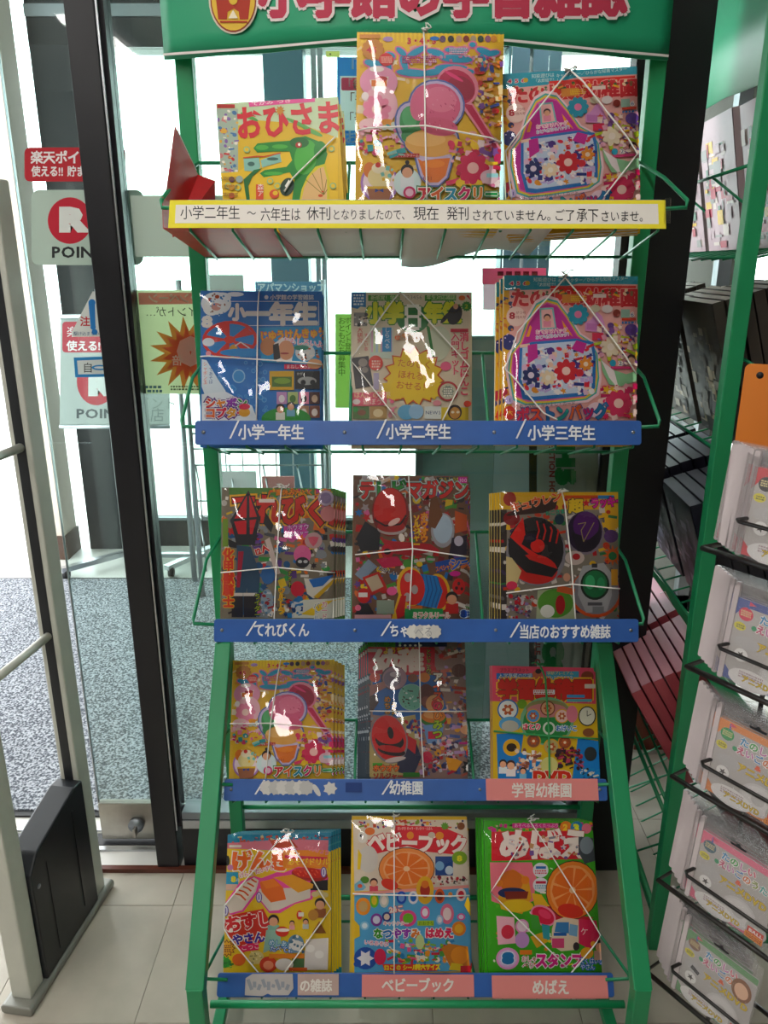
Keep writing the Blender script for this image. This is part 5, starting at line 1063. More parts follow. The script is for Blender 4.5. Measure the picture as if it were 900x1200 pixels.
def cov_me(A):
    A.R(60, 55, 850, 1020, '4fb030'); A.K(110, 320, 740, 980, 60, ['e87a98', 'e8d840', 'f0ece0', '7ac840', 'e8903a', '68bc40'], 8, 26, 91)
    A.K(85, 80, 740, 130, 34, ['4a3820', 'd84a98', 'e8902a', '8ac050', '3a3024', 'e8b0c0'], 8, 28, 92); A.R(240, 78, 525, 108, 'd84a98'); A.T('あそべるふろくたっぷり', 250, 104, 24, 'f0c8e0', wx=.95)
    A.E(572, 100, 36, 36, 'e88a2a'); A.T('2', 555, 124, 44, 'f0d050', b=.06, wx=1.1); A.E(640, 105, 40, 40, '3a88b8'); A.T('3', 618, 132, 52, 'e0e430', b=.08, wx=1.2); A.E(700, 110, 30, 32, 'e890a0')
    A.P([(110, 130), (660, 125), (670, 300), (110, 312)], 'd8283c'); A.T('めばえ', 155, 295, 168, 'f0e6de', oc='b81c30', b=.06, ob=.08, wx=1.02); A.K(230, 150, 660, 300, 22, ['c8a078', '8a8a94', 'e8c8b0', 'c84a58', 'd8d0d0', '7a5a9a'], 10, 30, 95)
    A.P([(100, 320), (360, 320), (390, 420), (370, 560), (230, 600), (110, 560)], 'e8909c'); A.P([(650, 160), (740, 170), (755, 310), (690, 330), (650, 260)], '4a5058'); A.E(700, 215, 42, 54, '8f98a0')
    # bun and sweets in place of the mascot
    A.P([(150, 540), (240, 360), (340, 420), (360, 540), (300, 640), (170, 610)], 'e0a828'); A.E(235, 440, 70, 74, 'd88440'); A.E(240, 510, 90, 34, '2a3a6a'); A.P([(190, 500), (340, 500), (330, 545), (200, 550)], '8a3a2c'); A.E(270, 590, 100, 40, 'e8c83a'); A.E(160, 450, 22, 22, 'e8902a'); A.E(320, 430, 26, 26, 'e8902a')
    for y, c in ((368, 'd8687c'), (460, '8ab8cc')): A.E(415, y, 48, 46, 'e0e4e8'); A.R(385, y - 24, 448, y - 8, ('3a78b8', 'c83a58')[y > 400]); A.bars(380, y, 452, 2, 9, c)
    A.P([(360, 510), (420, 520), (460, 580), (520, 620), (500, 680), (430, 640), (380, 600)], 'e8c030'); A.P([(430, 600), (470, 590), (560, 640), (740, 660), (720, 690), (520, 690)], 'c8283a')
    A.E(612, 492, 166, 184, '2a1410', 8); A.E(612, 492, 161, 179, 'e99a5c', 8); A.E(612, 492, 138, 155, 'efb27c', 8)
    for k in range(9):
        t = 2 * PI * k / 9; A.P([(612, 492), (612 + 122 * math.cos(t), 492 + 138 * math.sin(t)), (612 + 128 * math.cos(t + .3), 492 + 145 * math.sin(t + .3)), (612 + 122 * math.cos(t + .58), 492 + 138 * math.sin(t + .58))], 'e5803c', k=A.k)
    A.k += 1; A.E(612, 492, 20, 20, 'f6d8b0'); A.E(600, 620, 80, 44, 'd8402a', 10)
    A.E(430, 650, 84, 60, 'f0a8c0', 30); A.E(430, 650, 74, 48, 'dc3a5c', 30); A.E(440, 640, 44, 24, 'ec6a88', 30)
    A.P([(500, 680), (560, 660), (655, 675), (650, 860), (540, 870), (480, 830), (485, 730)], 'e6d8c0'); A.P([(512, 690), (590, 690), (590, 760), (500, 750)], '5a90c0'); A.R(495, 755, 575, 775, '3a70b0'); A.P([(595, 700), (645, 710), (640, 780), (590, 770)], '8ab4d0'); A.P([(650, 670), (760, 680), (780, 800), (720, 860), (650, 820)], 'd8486c'); A.E(635, 840, 20, 26, '3a2c30'); A.R(485, 790, 560, 850, 'd8688c'); A.E(740, 825, 16, 18, 'e8b030'); A.T('ケ', 660, 770, 44, 'f0e4e4')
    A.P([(140, 650), (250, 660), (260, 820), (150, 830)], 'f0c0cc'); A.E(210, 750, 40, 44, 'd85a6a'); A.E(300, 715, 42, 44, 'e8a8d0'); A.E(300, 715, 32, 34, 'f2dce8'); A.P([(350, 640), (400, 650), (420, 740), (360, 730)], '5aa850'); A.P([(350, 780), (430, 750), (460, 810), (390, 850)], 'e0b030'); A.E(300, 800, 44, 50, 'c8a0d0'); A.P([(420, 700), (470, 710), (470, 800), (430, 790)], '4aa0a8')
    A.E(210, 915, 72, 68, 'e8a8d0'); A.E(210, 915, 60, 56, 'e0c0e0'); A.T('8', 180, 950, 78, '2a80b8', oc='e8f0f4', b=.1, ob=.14, wx=1.4)
    A.R(285, 862, 360, 890, 'e88a28'); A.T('おしゃ', 295, 935, 34, 'd8486c', oc='f4ecec', ob=.12, wx=.85); A.T('べり', 300, 975, 34, 'd8486c', oc='f4ecec', ob=.12); A.T('スタンプ', 380, 970, 84, 'e04a98', oc='f6f0f2', b=.06, ob=.12, wx=.8); A.T('たくはいびん', 655, 945, 38, 'e8eef4', oc='2a70c0', ob=.14, wx=.7, rot=2); A.T('やさん', 660, 985, 36, 'e8eef4', oc='2a70c0', ob=.14, wx=.75); A.kid(780, 840, 32, 'c8a898'); A.E(700, 880, 40, 36, 'e0a828')

C_OBI = (245, 105, 5.294); C_ICE = (410, 30, 4.737); C_BP1 = (580, 75, 4.865); C_BP2 = (575, 315, 5); C_I1 = (220, 320, 4.5)
C_N8 = (380, 320, 4.0909); C_TV = (250, 560, 5.4545); C_TM = (405, 545, 5.625); C_LK = (575, 565, 5.294); C_IC4 = (250, 765, 5.294)
C_YO = (410, 745, 5.625); C_GY = (570, 775, 6); C_GEN = (250, 965, 5.625); C_BB = (405, 950, 5.806); C_ME = (555, 950, 5.294)
magazine('obi', 0, .065, C_OBI, (42, 88), (800, 45), cov_obi, 'yellow magazine with a green crocodile and tall red kana title, left on the top shelf', 'the yellow crocodile magazine', 2, .0035, -.004, .012,
         [[(785, 300), (520, 560), (470, 640)]], film=False, seed=1, bg='d9b84a')
magazine('ice', 0, .020, C_ICE, (40, 36), (855, 50), cov_ice, 'pink, green and orange ice cream magazine standing tallest on the top shelf, middle', 'the top shelf ice cream magazine', 2, -.0006, -.006, .012,
         [[(410, 20), (415, 560), (425, 980)], [(45, 590), (420, 575), (845, 655)]], seed=2, bg='e6c24a', knot=(410, 30))
magazine('bag', 1, .022, C_BP2, (78, 38), (862, 45), cov_bag, 'magazine with a big pink rucksack picture, right on the second shelf', 'the second shelf rucksack magazine', 2, -.004, -.001, .012,
         [[(430, 60), (150, 380), (82, 590), (300, 850), (380, 890)], [(430, 60), (850, 620)]], seed=3, bg='e0b040', knot=(430, 45))
magazine('bag1', 0, .055, C_BP1, (38, 58), (808, 14), cov_bag, 'magazine with a big pink rucksack picture, right on the top shelf', 'the top shelf rucksack magazine', 2, .005, -.006, .012,
         [[(425, 40), (60, 500), (90, 780)], [(425, 40), (805, 520), (610, 770)]], seed=4, bg='e0b040', knot=(420, 40), cover=MAGS['bag'][1])
magazine('ichi', 1, .095, C_I1, (68, 93), (708, 97), cov_ichi, 'blue magazine with a red whirligig and soap bubbles, left on the second shelf', 'the blue whirligig magazine', 1, .0015, -.002, .010,
         [[(378, 90), (368, 780)], [(70, 442), (370, 462), (712, 485)]], seed=5, bg='3a80bc')
magazine('n8', 1, .090, C_N8, (130, 91), (708, 91), cov_n8, 'beige magazine with a yellow spiky burst, middle of the second shelf', 'the beige burst magazine', 1, -.001, -.004, .010,
         [[(365, 92), (125, 420), (345, 700)], [(365, 92), (692, 450), (560, 720)]], seed=6, bg='cfc4ae')
magazine('tv', 2, .080, C_TV, (55, 62), (780, 68), cov_tv, 'crowded magazine with a red and black kite shape, left on the third shelf', 'the left third shelf magazine', 4, .0042, -.001, .009,
         [[(438, 50), (410, 560), (395, 900)], [(50, 605), (410, 570), (800, 605)]], seed=7, bg='5f8a4a', knot=(440, 62))
magazine('tm', 2, .045, C_TM, (50, 66), (808, 74), cov_tm, 'busy magazine with a blue and red toy reel, middle of the third shelf', 'the toy reel magazine', 2, .004, -.010, .011,
         [[(415, 60), (440, 560), (420, 950)], [(65, 590), (440, 550), (840, 605)]], seed=8, bg='7a6a4a')
magazine('lk', 2, .045, C_LK, (60, 62), (790, 62), cov_lk, 'magazine with red and purple balls and a green gadget, right on the third shelf', 'the red and purple ball magazine', 4, -.0032, 0, .009,
         [[(440, 60), (490, 500), (515, 850)], [(90, 685), (495, 630), (830, 660)]], seed=9, bg='c8a830', knot=(430, 60))
magazine('ice4', 3, .060, C_IC4, (122, 48), (750, 42), cov_ice, 'ice cream cone magazine tied with string, left on the fourth shelf', 'the fourth shelf ice cream magazine', 3, .0062, -.003, .011,
         [[(420, 40), (360, 440), (330, 780)], [(80, 440), (360, 435), (730, 470)]], seed=10, bg='e0b840', cover=MAGS['ice'][1])
magazine('yo', 3, .050, C_YO, (112, 30), (757, 30), cov_yo, 'magazine with a hand, magnified ice and red ball, middle of the fourth shelf', 'the middle fourth shelf magazine', 4, -.0048, -.003, .010,
         [[(455, 30), (465, 560), (485, 930)], [(130, 495), (460, 498), (790, 497)]], seed=11, bg='7a6a74')
magazine('gy', 3, .060, C_GY, (38, 30), (765, 47), cov_gy, 'yellow magazine bound with green string, right on the fourth shelf', 'the green string magazine', 1, -.001, 0, .010,
         [[(378, 20), (410, 120), (435, 480), (440, 860)], [(50, 490), (440, 525), (800, 545)]], seed=12, bg='c86a70', smat='gstring', knot=(385, 25), film=False)
magazine('gen', 4, .062, C_GEN, (95, 76), (775, 60), cov_gen, 'yellow magazine with sushi pictures under a blue top edge, left on the bottom shelf', 'the sushi magazine', 4, .0042, .0, .010,
         [[(500, 90), (775, 560), (460, 990)], [(440, 100), (45, 540), (45, 690), (320, 990)]], seed=13, bg='3a8fa8', knot=(480, 62))
magazine('bb', 4, .008, C_BB, (42, 38), (825, 42), cov_bb, 'magazine with an orange slice above blue stickers, middle of the bottom shelf', 'the middle bottom shelf magazine', 2, .0025, -.012, .012,
         [[(330, 40), (330, 1095)], [(50, 560), (860, 575)]], seed=14, bg='d8c060', knot=(345, 35))
magazine('me', 4, .020, C_ME, (63, 60), (737, 66), cov_me, 'green edged magazine with an orange slice and toy van, right on the bottom shelf', 'the green edged magazine', 3, -.0035, 0, .011,
         [[(345, 60), (810, 770), (590, 1000)], [(300, 180), (100, 500), (570, 960)]], seed=15, bg='4f9a38', knot=(360, 60))

# ---- notices on and behind the glass
def flat_sheet(name, D, crop, draw, label, cat, mt='matte', group=None, tilt=0, pane=None):
    pl = Plane((0, D, 1), (math.cos(tilt), math.sin(tilt), 0), (0, 0, 1)); A = Art(pl, crop, step=.00006); draw(A)
    A.back(.0003); o = A.build(name, M[mt], None, mw=pl.mw())
    return tag(o, label, cat, group)
def d_pt1(A):
    A.P(rnd2(82, 208, 420, 322, 18), 'b8202e'); A.T('楽天ポイント', 102, 262, 40, 'ece6e6', b=.035, wx=.93); A.T('使える!! 貯まる!!', 105, 305, 33, 'ece6e6', b=.035, wx=.82)
def d_pt2(A):
    A.P(rnd2(105, 350, 480, 602, 26), 'b4c8bc'); A.E(234, 453, 74, 78, 'c01c34', n=40); A.T('R', 200, 492, 88, 'e0e4e0', b=.09, wx=1.35); A.T('POINT', 172, 580, 44, '26282a', b=.03, wx=1.12)
def rnd2(x0, y0, x1, y1, r): return [(x, y) for x, y in rnd_rect(x0, x1, y0, y1, r)]
C_A = (0, 100, 2.8577)
flat_sheet('window_sticker', 1.695, C_A, d_pt1, 'red sticker with white Japanese text high on the sliding glass door', 'sticker')
flat_sheet('window_sticker', 1.695, C_A, d_pt2, 'pale green sticker with white R in a red disc on the glass door', 'sticker')
def d_tri(A):
    A.P([(310, 690), (322, 690), (402, 825), (396, 840), (245, 842), (240, 828)], 'd8dcd8'); A.P([(296, 728), (318, 726), (320, 810), (304, 810)], '2078c0'); A.E(308, 728, 12, 12, '2078c0'); A.E(312, 810, 9, 9, '2078c0'); A.E(317, 826, 10, 10, '2078c0')
    A.T('注', 268, 806, 30, 'c02838', b=.03); A.T('意', 332, 806, 30, 'c02838', b=.03); A.T('駆け込まない', 246, 838, 13, '3a5a88'); A.T('立ち止', 332, 836, 13, '3a5a88')
def d_auto(A):
    A.P([(247, 912), (420, 905), (420, 975), (252, 978)], '2a86c4'); A.P([(258, 922), (420, 915), (420, 965), (262, 968)], 'cdd6d4'); A.T('自', 276, 962, 32, '22262a'); A.E(335, 945, 28, 9, '2a86c4'); A.E(335, 945, 20, 4, 'cdd6d4'); A.T('動', 372, 962, 32, '22262a')
flat_sheet('window_sticker', 1.696, C_A, d_tri, 'white triangular caution sticker with blue exclamation mark on the glass door', 'sticker')
flat_sheet('window_sticker', 1.696, C_A, d_auto, 'blue framed white rectangular sticker below the caution triangle', 'sticker')
def d_camp(A):
    A.P([(155, 340), (240, 340), (246, 462), (165, 461)], 'f6f8dc'); A.P([(162, 343), (245, 343), (246, 356), (163, 357)], 'e08a8a')
    A.T('キャンペーン', 247, 355, 11, 'e0d8d0', mir=True, wx=1.0, b=.03); A.T('ポイントが…', 244, 371, 11, '4a5040', mir=True, wx=1.0, b=.02)
    A.S(219, 414, 44, 26, 15, 'e8904a'); A.S(221, 414, 32, 20, 15, 'ec7a58')
    A.T('0', 236, 428, 34, 'fdfdf8', mir=True, b=.1, wx=1.3); A.T('倍', 214, 428, 11, 'fdfdf8', mir=True, b=.03)
    A.bars(166, 452, 190, 2, 3, '5a7a9a'); A.bars(200, 452, 240, 2, 2, '6a705a')
flat_sheet('campaign_poster', 1.66, (0, 0, 1), d_camp, 'pale green poster with an orange burst, seen from behind, left of the stand', 'poster', 'backlit')
def d_sub(A):
    A.R(395, 67, 432, 171, 'f4fafc'); A.R(395, 67, 432, 89, '5aa8f0'); A.R(395, 153, 432, 171, '5aa8f0'); A.R(395, 89, 398.5, 153, '5aa8f0'); A.P(rnd2(400, 91, 440, 106, 2), 'e0607a')
    A.T('「お申込', 400, 86, 17, 'dce4e8', b=.03); A.T('「毎号', 401, 105, 12, 'e4dcdc', b=.03, wx=.9); A.T('「毎号', 401, 123, 14, '8a5a58', wx=.95); A.T('「発売', 401, 145, 13, '8a5a58', wx=.95); A.T('お申込', 404, 168, 14, 'dce4e8', b=.03)
flat_sheet('subscription_notice', 1.632, (0, 0, 1), d_sub, 'blue and white notice on the glass between crocodile and ice cream magazines', 'notice', 'backlit')
def d_note(A): A.R(382, 60, 398, 67, 'f8fab8'); A.R(386, 62.5, 388, 64.5, '8a8a6a')
flat_sheet('sticky_note', 1.632, (0, 0, 1), d_note, 'tiny pale yellow note on the glass just under the header sign', 'note', 'backlit')
def d_green(A):
    A.R(393, 368, 414, 478, 'd8f4a0'); A.T('おともだち募集中', 396, 372, 8, '5a7a2a', vert=True); A.T('ポイント登録', 404, 372, 7, '5a7a2a', vert=True)
flat_sheet('green_leaflet', 1.66, (0, 0, 1), d_green, 'yellow green leaflet stuck to the glass left of the burst magazine', 'leaflet', 'backlit')
def d_pink(A):
    A.R(565, 314, 640, 333, 'f890b0'); A.R(566, 333, 586, 363, 'f8c8d8')
    for k in range(5): A.R(583 + k * 10, 318, 590 + k * 10, 323, '8a2a4a'); A.R(583 + k * 10, 326, 590 + k * 10, 330, 'e8c8d0')
flat_sheet('pink_calendar', 1.66, (0, 0, 1), d_pink, 'pink gridded calendar on the glass below the top shelf, right of centre', 'calendar', 'backlit')
def d_code(A):
    A.R(630, 505, 701, 800, 'aab6b0'); A.R(620, 505, 629, 800, '1c2426')

    for t, x, y, h, c in (('H', 652, 523, 22, '1f8a4a'), ('5', 651, 550, 24, '1f8a4a'), ('C', 651, 578, 24, '1f8a4a'), ('C', 636, 748, 25, '1f8a4a'), ('O', 636, 772, 25, '1f8a4a')): A.T(t, x, y, h, c, b=.12, rot=90, wx=1.25)
    A.T('ECTION HO', 643, 520, 8, '9a3434', b=.04, rot=90, wx=1.1); A.T('RULE C', 626, 742, 8, '9a3434', b=.04, rot=90, wx=1.1)
flat_sheet('collection_sign', 1.668, (0, 0, 1), d_code, 'grey sign with green and red sideways letters behind the glass, right of centre', 'sign')

# frosted safety band on the fixed glass
p = Plane((0, 1.637, 1), (1, 0, 0), (0, 0, 1)); u0, v0 = p.px(131, 301); u1, v1 = p.px(131, 229)
o = MB().box(-.50, -.24, 1.6375, 1.6385, 1 + v0, 1 + v1).build('frosted_band', mat('frosted_film', 'b3c4b9', .4)); tag(o, 'grey green frosted band across the glass left of the top shelf', 'window film')

# ---- things standing in the lobby
# poster stand on wheels
lam, wheel = 'tall thin metal poster stand on castors behind the black door frame', None
Dp = 3.6
ps = empty('poster_stand', (atD(142, 600, Dp)[0], Dp, 0), lam, 'poster stand')
xa = atD(143, 600, 3.66)[0]; xb = atD(222, 600, 3.46)[0] 
loc = ps.location
def rel(o_, x, y, z): return (x - o_.location.x, y - o_.location.y, z)
bpy.context.view_layer.update()
ztop = atD(150, 366, 3.6)[2]
MB().tube([rel(ps, xa, 3.66, .05), rel(ps, xa, 3.66, ztop + .1)], .016, 10).build('upright', M['alu'], ps)
MB().tube([rel(ps, xb, 3.46, .02), rel(ps, xb, 3.46, ztop + .1)], .014, 10).build('upright', M['alu'], ps)
MB().bar(rel(ps, xa - .28, 3.52, .05), rel(ps, xa + .05, 3.78, .07), .035, .025, (0, 0, 1)).build('foot', M['alu'], ps)
MB().bar(rel(ps, xb - .16, 3.55, .05), rel(ps, xb + .05, 3.84, .07), .035, .025, (0, 0, 1)).build('foot', M['alu'], ps)
MB().bar(rel(ps, xa, 3.68, .07), rel(ps, xb, 3.68, .07), .03, .02, (0, 0, 1)).build('base_bar', M['alu'], ps)
for x, y in ((xa - .26, 3.53), (xb - .14, 3.56), (xa + .04, 3.77)): MB().cyl(rel(ps, x - .012, y, .025), .024, .024, 14, 'x').build('castor', M['rubber'], ps)
def d_hang(A):
    A.P([(71, 372), (199, 372), (199, 500), (70, 500)], 'b4bab6'); A.P(rnd2(73, 377, 150, 413, 4), 'b84450'); A.T('楽天', 78, 395, 12, 'e4dcdc', b=.02); A.T('使える!! 貯', 78, 411, 11, 'ece6e6', b=.03, wx=1.0)
    A.E(113, 447, 23, 28, 'b8444e', n=30); A.T('R', 104, 464, 26, 'd4d8d4', b=.09, wx=1.35); A.T('POINT', 89, 491, 13, '5a5e60', b=.03, wx=1.25); A.T('ポイント', 145, 480, 14, '9aa09c'); A.T('店', 176, 494, 15, '8f9592')
hp = flat_sheet('hanging_poster', 3.56, (0, 0, 1), d_hang, 'white poster with red disc hanging from the lobby stand, seen through the door', 'poster')
bpy.context.view_layer.update()
hr = MB()
for y in (371, 500):
    a, b_ = atD(70, y, 3.555), atD(199, y, 3.555); hr.tube([a, b_], .010, 8)
hr.build('hanging_rail', M['alu'], hp, mw=Matrix.Identity(4))
# wire leaflet rack
br = empty('leaflet_rack', (atD(300, 500, 3.3)[0], 3.3, 0), 'tall silver wire leaflet rack in the lobby, behind the left shelves', 'rack')
x0, x1 = atD(222, 500, 3.3)[0], atD(382, 500, 3.3)[0]; bx = br.location.x
z1 = atD(300, 328, 3.3)[2]
for x in (x0, x1):
    MB().tube([(x - bx, 0, 0), (x - bx, 0, z1)], .012, 8).build('upright', M['alu'], br)
gr = MB()
for y in (508, 526, 545, 587, 606): z = atD(300, y, 3.3)[2]; gr.tube([(x0 - bx, 0, z), (x1 - bx, 0, z)], .004, 5)
for k in range(9):
    x = x0 + (x1 - x0) * k / 8; gr.tube([(x - bx, 0, atD(300, 606, 3.3)[2]), (x - bx, 0, z1 - .05)], .003, 5)
for y in (545, 606):
    z = atD(300, y, 3.3)[2]
    for k in range(4):
        x = x0 - bx + (x1 - x0) * (k + .1) / 4; w_ = (x1 - x0) / 4 * .8; gr.tube([(x, 0, z), (x + w_ * .3, -.10, z - .10), (x + w_ * .3, -.10, z - .22), (x, 0, z - .24)], .004, 5)
gr.build('wire_grid', M['alu'], br)
g = random.Random(12)
for k, (xa, xb, ya, yb, c) in enumerate(((246, 285, 322, 352, 'b8b8b4'), (300, 376, 330, 345, '5a8ab0'), (352, 375, 420, 470, 'c8c8c4'), (255, 300, 552, 600, 'd4d0d0'), (308, 345, 558, 575, 'c87a7a'))):
    p0, p1 = atD(xa, yb, 3.26), atD(xb, ya, 3.26)
    o = MB().box(p0.x, p1.x, 3.25, 3.262, p0.z, p1.z).build('leaflet_bundle', mat('leaflet_%d' % k, c, .6))
    tag(o, ('grey leaflet bundle at the top left of the lobby rack', 'blue leaflet bundle at the top right of the lobby rack', 'white leaflet bundle at the right side of the lobby rack', 'white leaflet bundle low in the lobby rack', 'pink leaflet bundle behind the top of the kite magazine')[k], 'leaflets', 'leaflets in the lobby rack')
pl = Plane((0, 3.248, 1), (1, 0, 0), (0, 0, 1)); A = Art(pl, (0, 0, 1)); A.T('アパマンショップ', 301, 343, 11, 'd8e4ec', b=.03, wx=.82); o = A.build('leaflet_lettering', M['matte'], bpy.data.objects['leaflet_bundle.001'], mw=pl.mw())
# grey-green display panel behind the right half of the glass
xp0 = atD(487, 560, 2.15)[0]; zp = atD(560, 394, 2.15)[2]
pb = empty('display_panel', ((xp0 + .58) / 2, 2.15, 0), 'grey green free standing panel behind the glass, right half', 'panel')
hw = (.58 - xp0) / 2
MB().box(-hw, hw, 0, .03, .08, zp).build('board', M['teal'], pb, bev=.006)
MB().box(-hw, -hw + .02, -.004, .034, .06, zp + .01).build('edge_trim', M['alud'], pb)
MB().box(-hw + .03, hw, -.003, 0, zp - .09, zp - .01).build('top_strip', M['grey'], pb)
for s in (-1, 1): MB().box(s * (hw - .1) - .03, s * (hw - .1) + .03, -.15, .18, 0, .06).build('foot', M['alud'], pb, bev=.004)

# ================================================================== SECURITY GATE at the left
gf = Vector((-.752, 1.225, 0)); grr = Vector((-.708, 1.53, 0))
ge = empty('security_gate', ((gf + grr) / 2)[:], 'grey anti-theft gate with two posts and a black base housing, at the left edge', 'security gate')
gm = Matrix.Translation(Vector(ge.location)); yd = (grr - gf).normalized(); xd = Vector((yd.y, -yd.x, 0))
for i in range(3): gm[i][0] = xd[i]; gm[i][1] = yd[i]
ge.matrix_world = gm; Lg = (grr - gf).length; h2 = Lg / 2
MB().prism(rnd_rect(-.035, .035, 0, .022, .009), Lg + .05, Matrix.Translation((0, -h2 - .025, 0))).build('base_plate', M['gateplate'], ge, bev=.003)
for s in (-1, 1):
    po = MB().box(-.022, .022, s * (h2 - .02) - .024, s * (h2 - .02) + .024, .02, 1.62).build('post', M['gatep'], ge, bev=.004)
    MB().box(-.010, .010, s * (h2 - .044) - .0015, s * (h2 - .044) + .0015, .2, 1.6).build('post_groove', M['gateb'], po)
MB().tube([(0, -h2 + .025, 1.62), (0, -h2 + .05, 1.67), (0, h2 - .05, 1.67), (0, h2 - .025, 1.62)], .017, 10).build('top_bow', M['gatep'], ge)
for z in (.72, 1.13): MB().tube([(0, -h2 + .03, z), (0, h2 - .03, z)], .009, 10).build('cross_tube', M['gatep'], ge)
zt_ = .36
hz = MB()
pr = [(-h2 + .045, .022), (h2 - .042, .022), (h2 - .042, zt_), (h2 - .075, zt_ + .004), (-h2 + .075, zt_ - .035), (-h2 + .045, zt_ - .07)]
n = len(pr); vs = [(-.030, a, b) for a, b in pr] + [(.030, a, b) for a, b in pr]
hz.add(vs, [tuple(range(n)), tuple(range(n, 2 * n))[::-1]] + [(i, i + n, (i + 1) % n + n, (i + 1) % n) for i in range(n)])
ho = hz.build('base_housing', M['gateb'], ge, bev=.004)
MB().box(.0302, .0312, -h2 + .10, -h2 + .102, .05, zt_ - .08).box(.0302, .0318, h2 - .10, h2 - .09, .06, zt_ - .04).build('housing_rib', M['black'], ho)
MB().cyl((.030, -h2 + .065, .25), .005, .002, 10, 'x').build('screw', M['alud'], ho)

# ================================================================== SECOND STAND at the right
R2 = empty('magazine_stand', (0, 0, 0), 'green metal magazine stand turned sideways beyond the black pillar at the right', 'magazine stand')
px0 = atZ(776, 1108)
rz = math.radians(86); ax = Vector((math.cos(rz), math.sin(rz), 0))
c2 = Vector((px0.x - .02, px0.y, 0)) + ax * .386
R2.location = (c2.x, c2.y, 0); R2.rotation_euler = (0, 0, rz)
for ch in list(root.children):
    if ch.name.startswith(('title_rail', 'header_sign')): continue
    d = ch.copy(); COL.objects.link(d); d.parent = R2
bpy.context.view_layer.update()
W2 = R2.matrix_world.copy()
# its own header banner
vs = []
for j in range(3):
    for i in range(9): vs.append((-.41 + .82 * i / 8, -.01 - .05 * (1 - ((i - 4) / 4) ** 2) + .004 * math.sin(i * 2.2 + j), 1.79 + .1 * j - .01 * math.sin(i)))
MB().add(vs, [(j * 9 + i, j * 9 + i + 1, j * 9 + i + 10, j * 9 + i + 9) for j in range(2) for i in range(8)], True).build('header_sign', M['banner'], R2, solid=.003)
PALS = [['b09aa0', 'c8bcb4', 'a8485a', 'c8a83a', '5a7a6a', '8a8a86'], ['3a342e', '8a8478', '5a5248', 'b8a890', '26221e'], ['1c1c28', '3a3848', '8a8694', '2a2a3a', '5a5664'], ['a8444e', 'd89aa8', 'c86a74', 'e0c4c8', '8a2a38'], ['5a2a30', '3a3a3a', 'a88a60', '6a1a24', '8a8078']]
LAB = [('pale picture magazine', 'top'), ('dark grey magazine', 'second'), ('black bagged magazine', 'third'), ('red and pink magazine', 'fourth'), ('dark red magazine', 'bottom')]
POS = ['nearest the post', 'second from the post', 'third from the post']
for r in range(5):
    L_, A_ = lips[r]; y_l = L_.y - YP; fd = Vector((0, math.cos(A_), -math.sin(A_))); up = Vector((0, math.sin(A_), math.cos(A_)))
    for p in range(3):
        gg = random.Random(r * 10 + p + 5); W_ = .2; H2 = gg.uniform(.24, .27); nn = (5, 6, 6, 7, 4)[r]; th = (.018, .02, .024, .022, .02)[r]
        me = None; xc = -.245 + p * .235
        for k in range(nn):
            P = Vector((xc + gg.uniform(-.006, .006), y_l, L_.z)) + fd * (.012 + k * (th + .003)) + up * .001
            if .012 + k * (th + .003) + th > (.0 - y_l) / math.cos(A_) - .01: break
            T_ = Matrix.Identity(4); n_ = Vector((1, 0, 0)).cross(up)
            for i in range(3): T_[i][0] = (1, 0, 0)[i]; T_[i][1] = -n_[i]; T_[i][2] = up[i]; T_[i][3] = P[i]
            t = empty('bound_magazine', mw=W2 @ T_, label=f'{ORD[k] if k < 6 else "seventh"} {LAB[r][0]} in the right stand\'s {LAB[r][1]} shelf pile {POS[p]}', cat='magazine', group=f'piles on the {LAB[r][1]} shelf of the right-hand stand')
            if me is None:
                A = Art(Plane((0, 0, 0), (1, 0, 0), (0, 0, 1))); A.L(-W_ / 2, W_ / 2, 0, H2, PALS[r][0])
                for q in range(70):
                    a, b_ = gg.uniform(-W_ / 2, W_ / 2 - .05), gg.uniform(.005, H2 - .06); A.k = 2 + q
                    A.L(a, min(W_ / 2, a + gg.uniform(.006, .045)), b_, min(H2, b_ + gg.uniform(.004, .03)), gg.choice(PALS[r]))
                me = A.mesh('cover', M['print'])
                pm = MB().box(-W_ / 2 + .001, W_ / 2 - .001, .0008, th - .001, .001, H2 - .001).build('pages', M['pages'] if r == 0 else PALM(PALS[r][1]), t)
                bm_ = MB().box(-W_ / 2, W_ / 2, th - .0008, th, 0, H2).box(-W_ / 2, -W_ / 2 + .0008, 0, th, 0, H2).build('back_cover', PALM(PALS[r][k % 3]), t)
                pmd, bmd = pm.data, bm_.data
            else:
                for nm, d_ in (('pages', pmd), ('back_cover', bmd)):
                    o = bpy.data.objects.new(nm, d_); COL.objects.link(o); o.parent = t
            o = bpy.data.objects.new('cover', me); COL.objects.link(o); o.parent = t
            o = bpy.data.objects.new('back_print', me); COL.objects.link(o); o.parent = t; o.location = (0, th + .001, 0); o.rotation_euler = (0, 0, PI)
            if k == 0:
                MB().tube([(0, -.001, 0), (0, -.003, H2 + .001), (0, th * .5, H2 + .002)], .0012, 5).tube([(-W_ / 2 - .001, th / 2, H2 * .5), (-W_ / 2, -.003, H2 * .5), (W_ / 2, -.003, H2 * .5)], .0012, 5).build('string', M['string'], t)

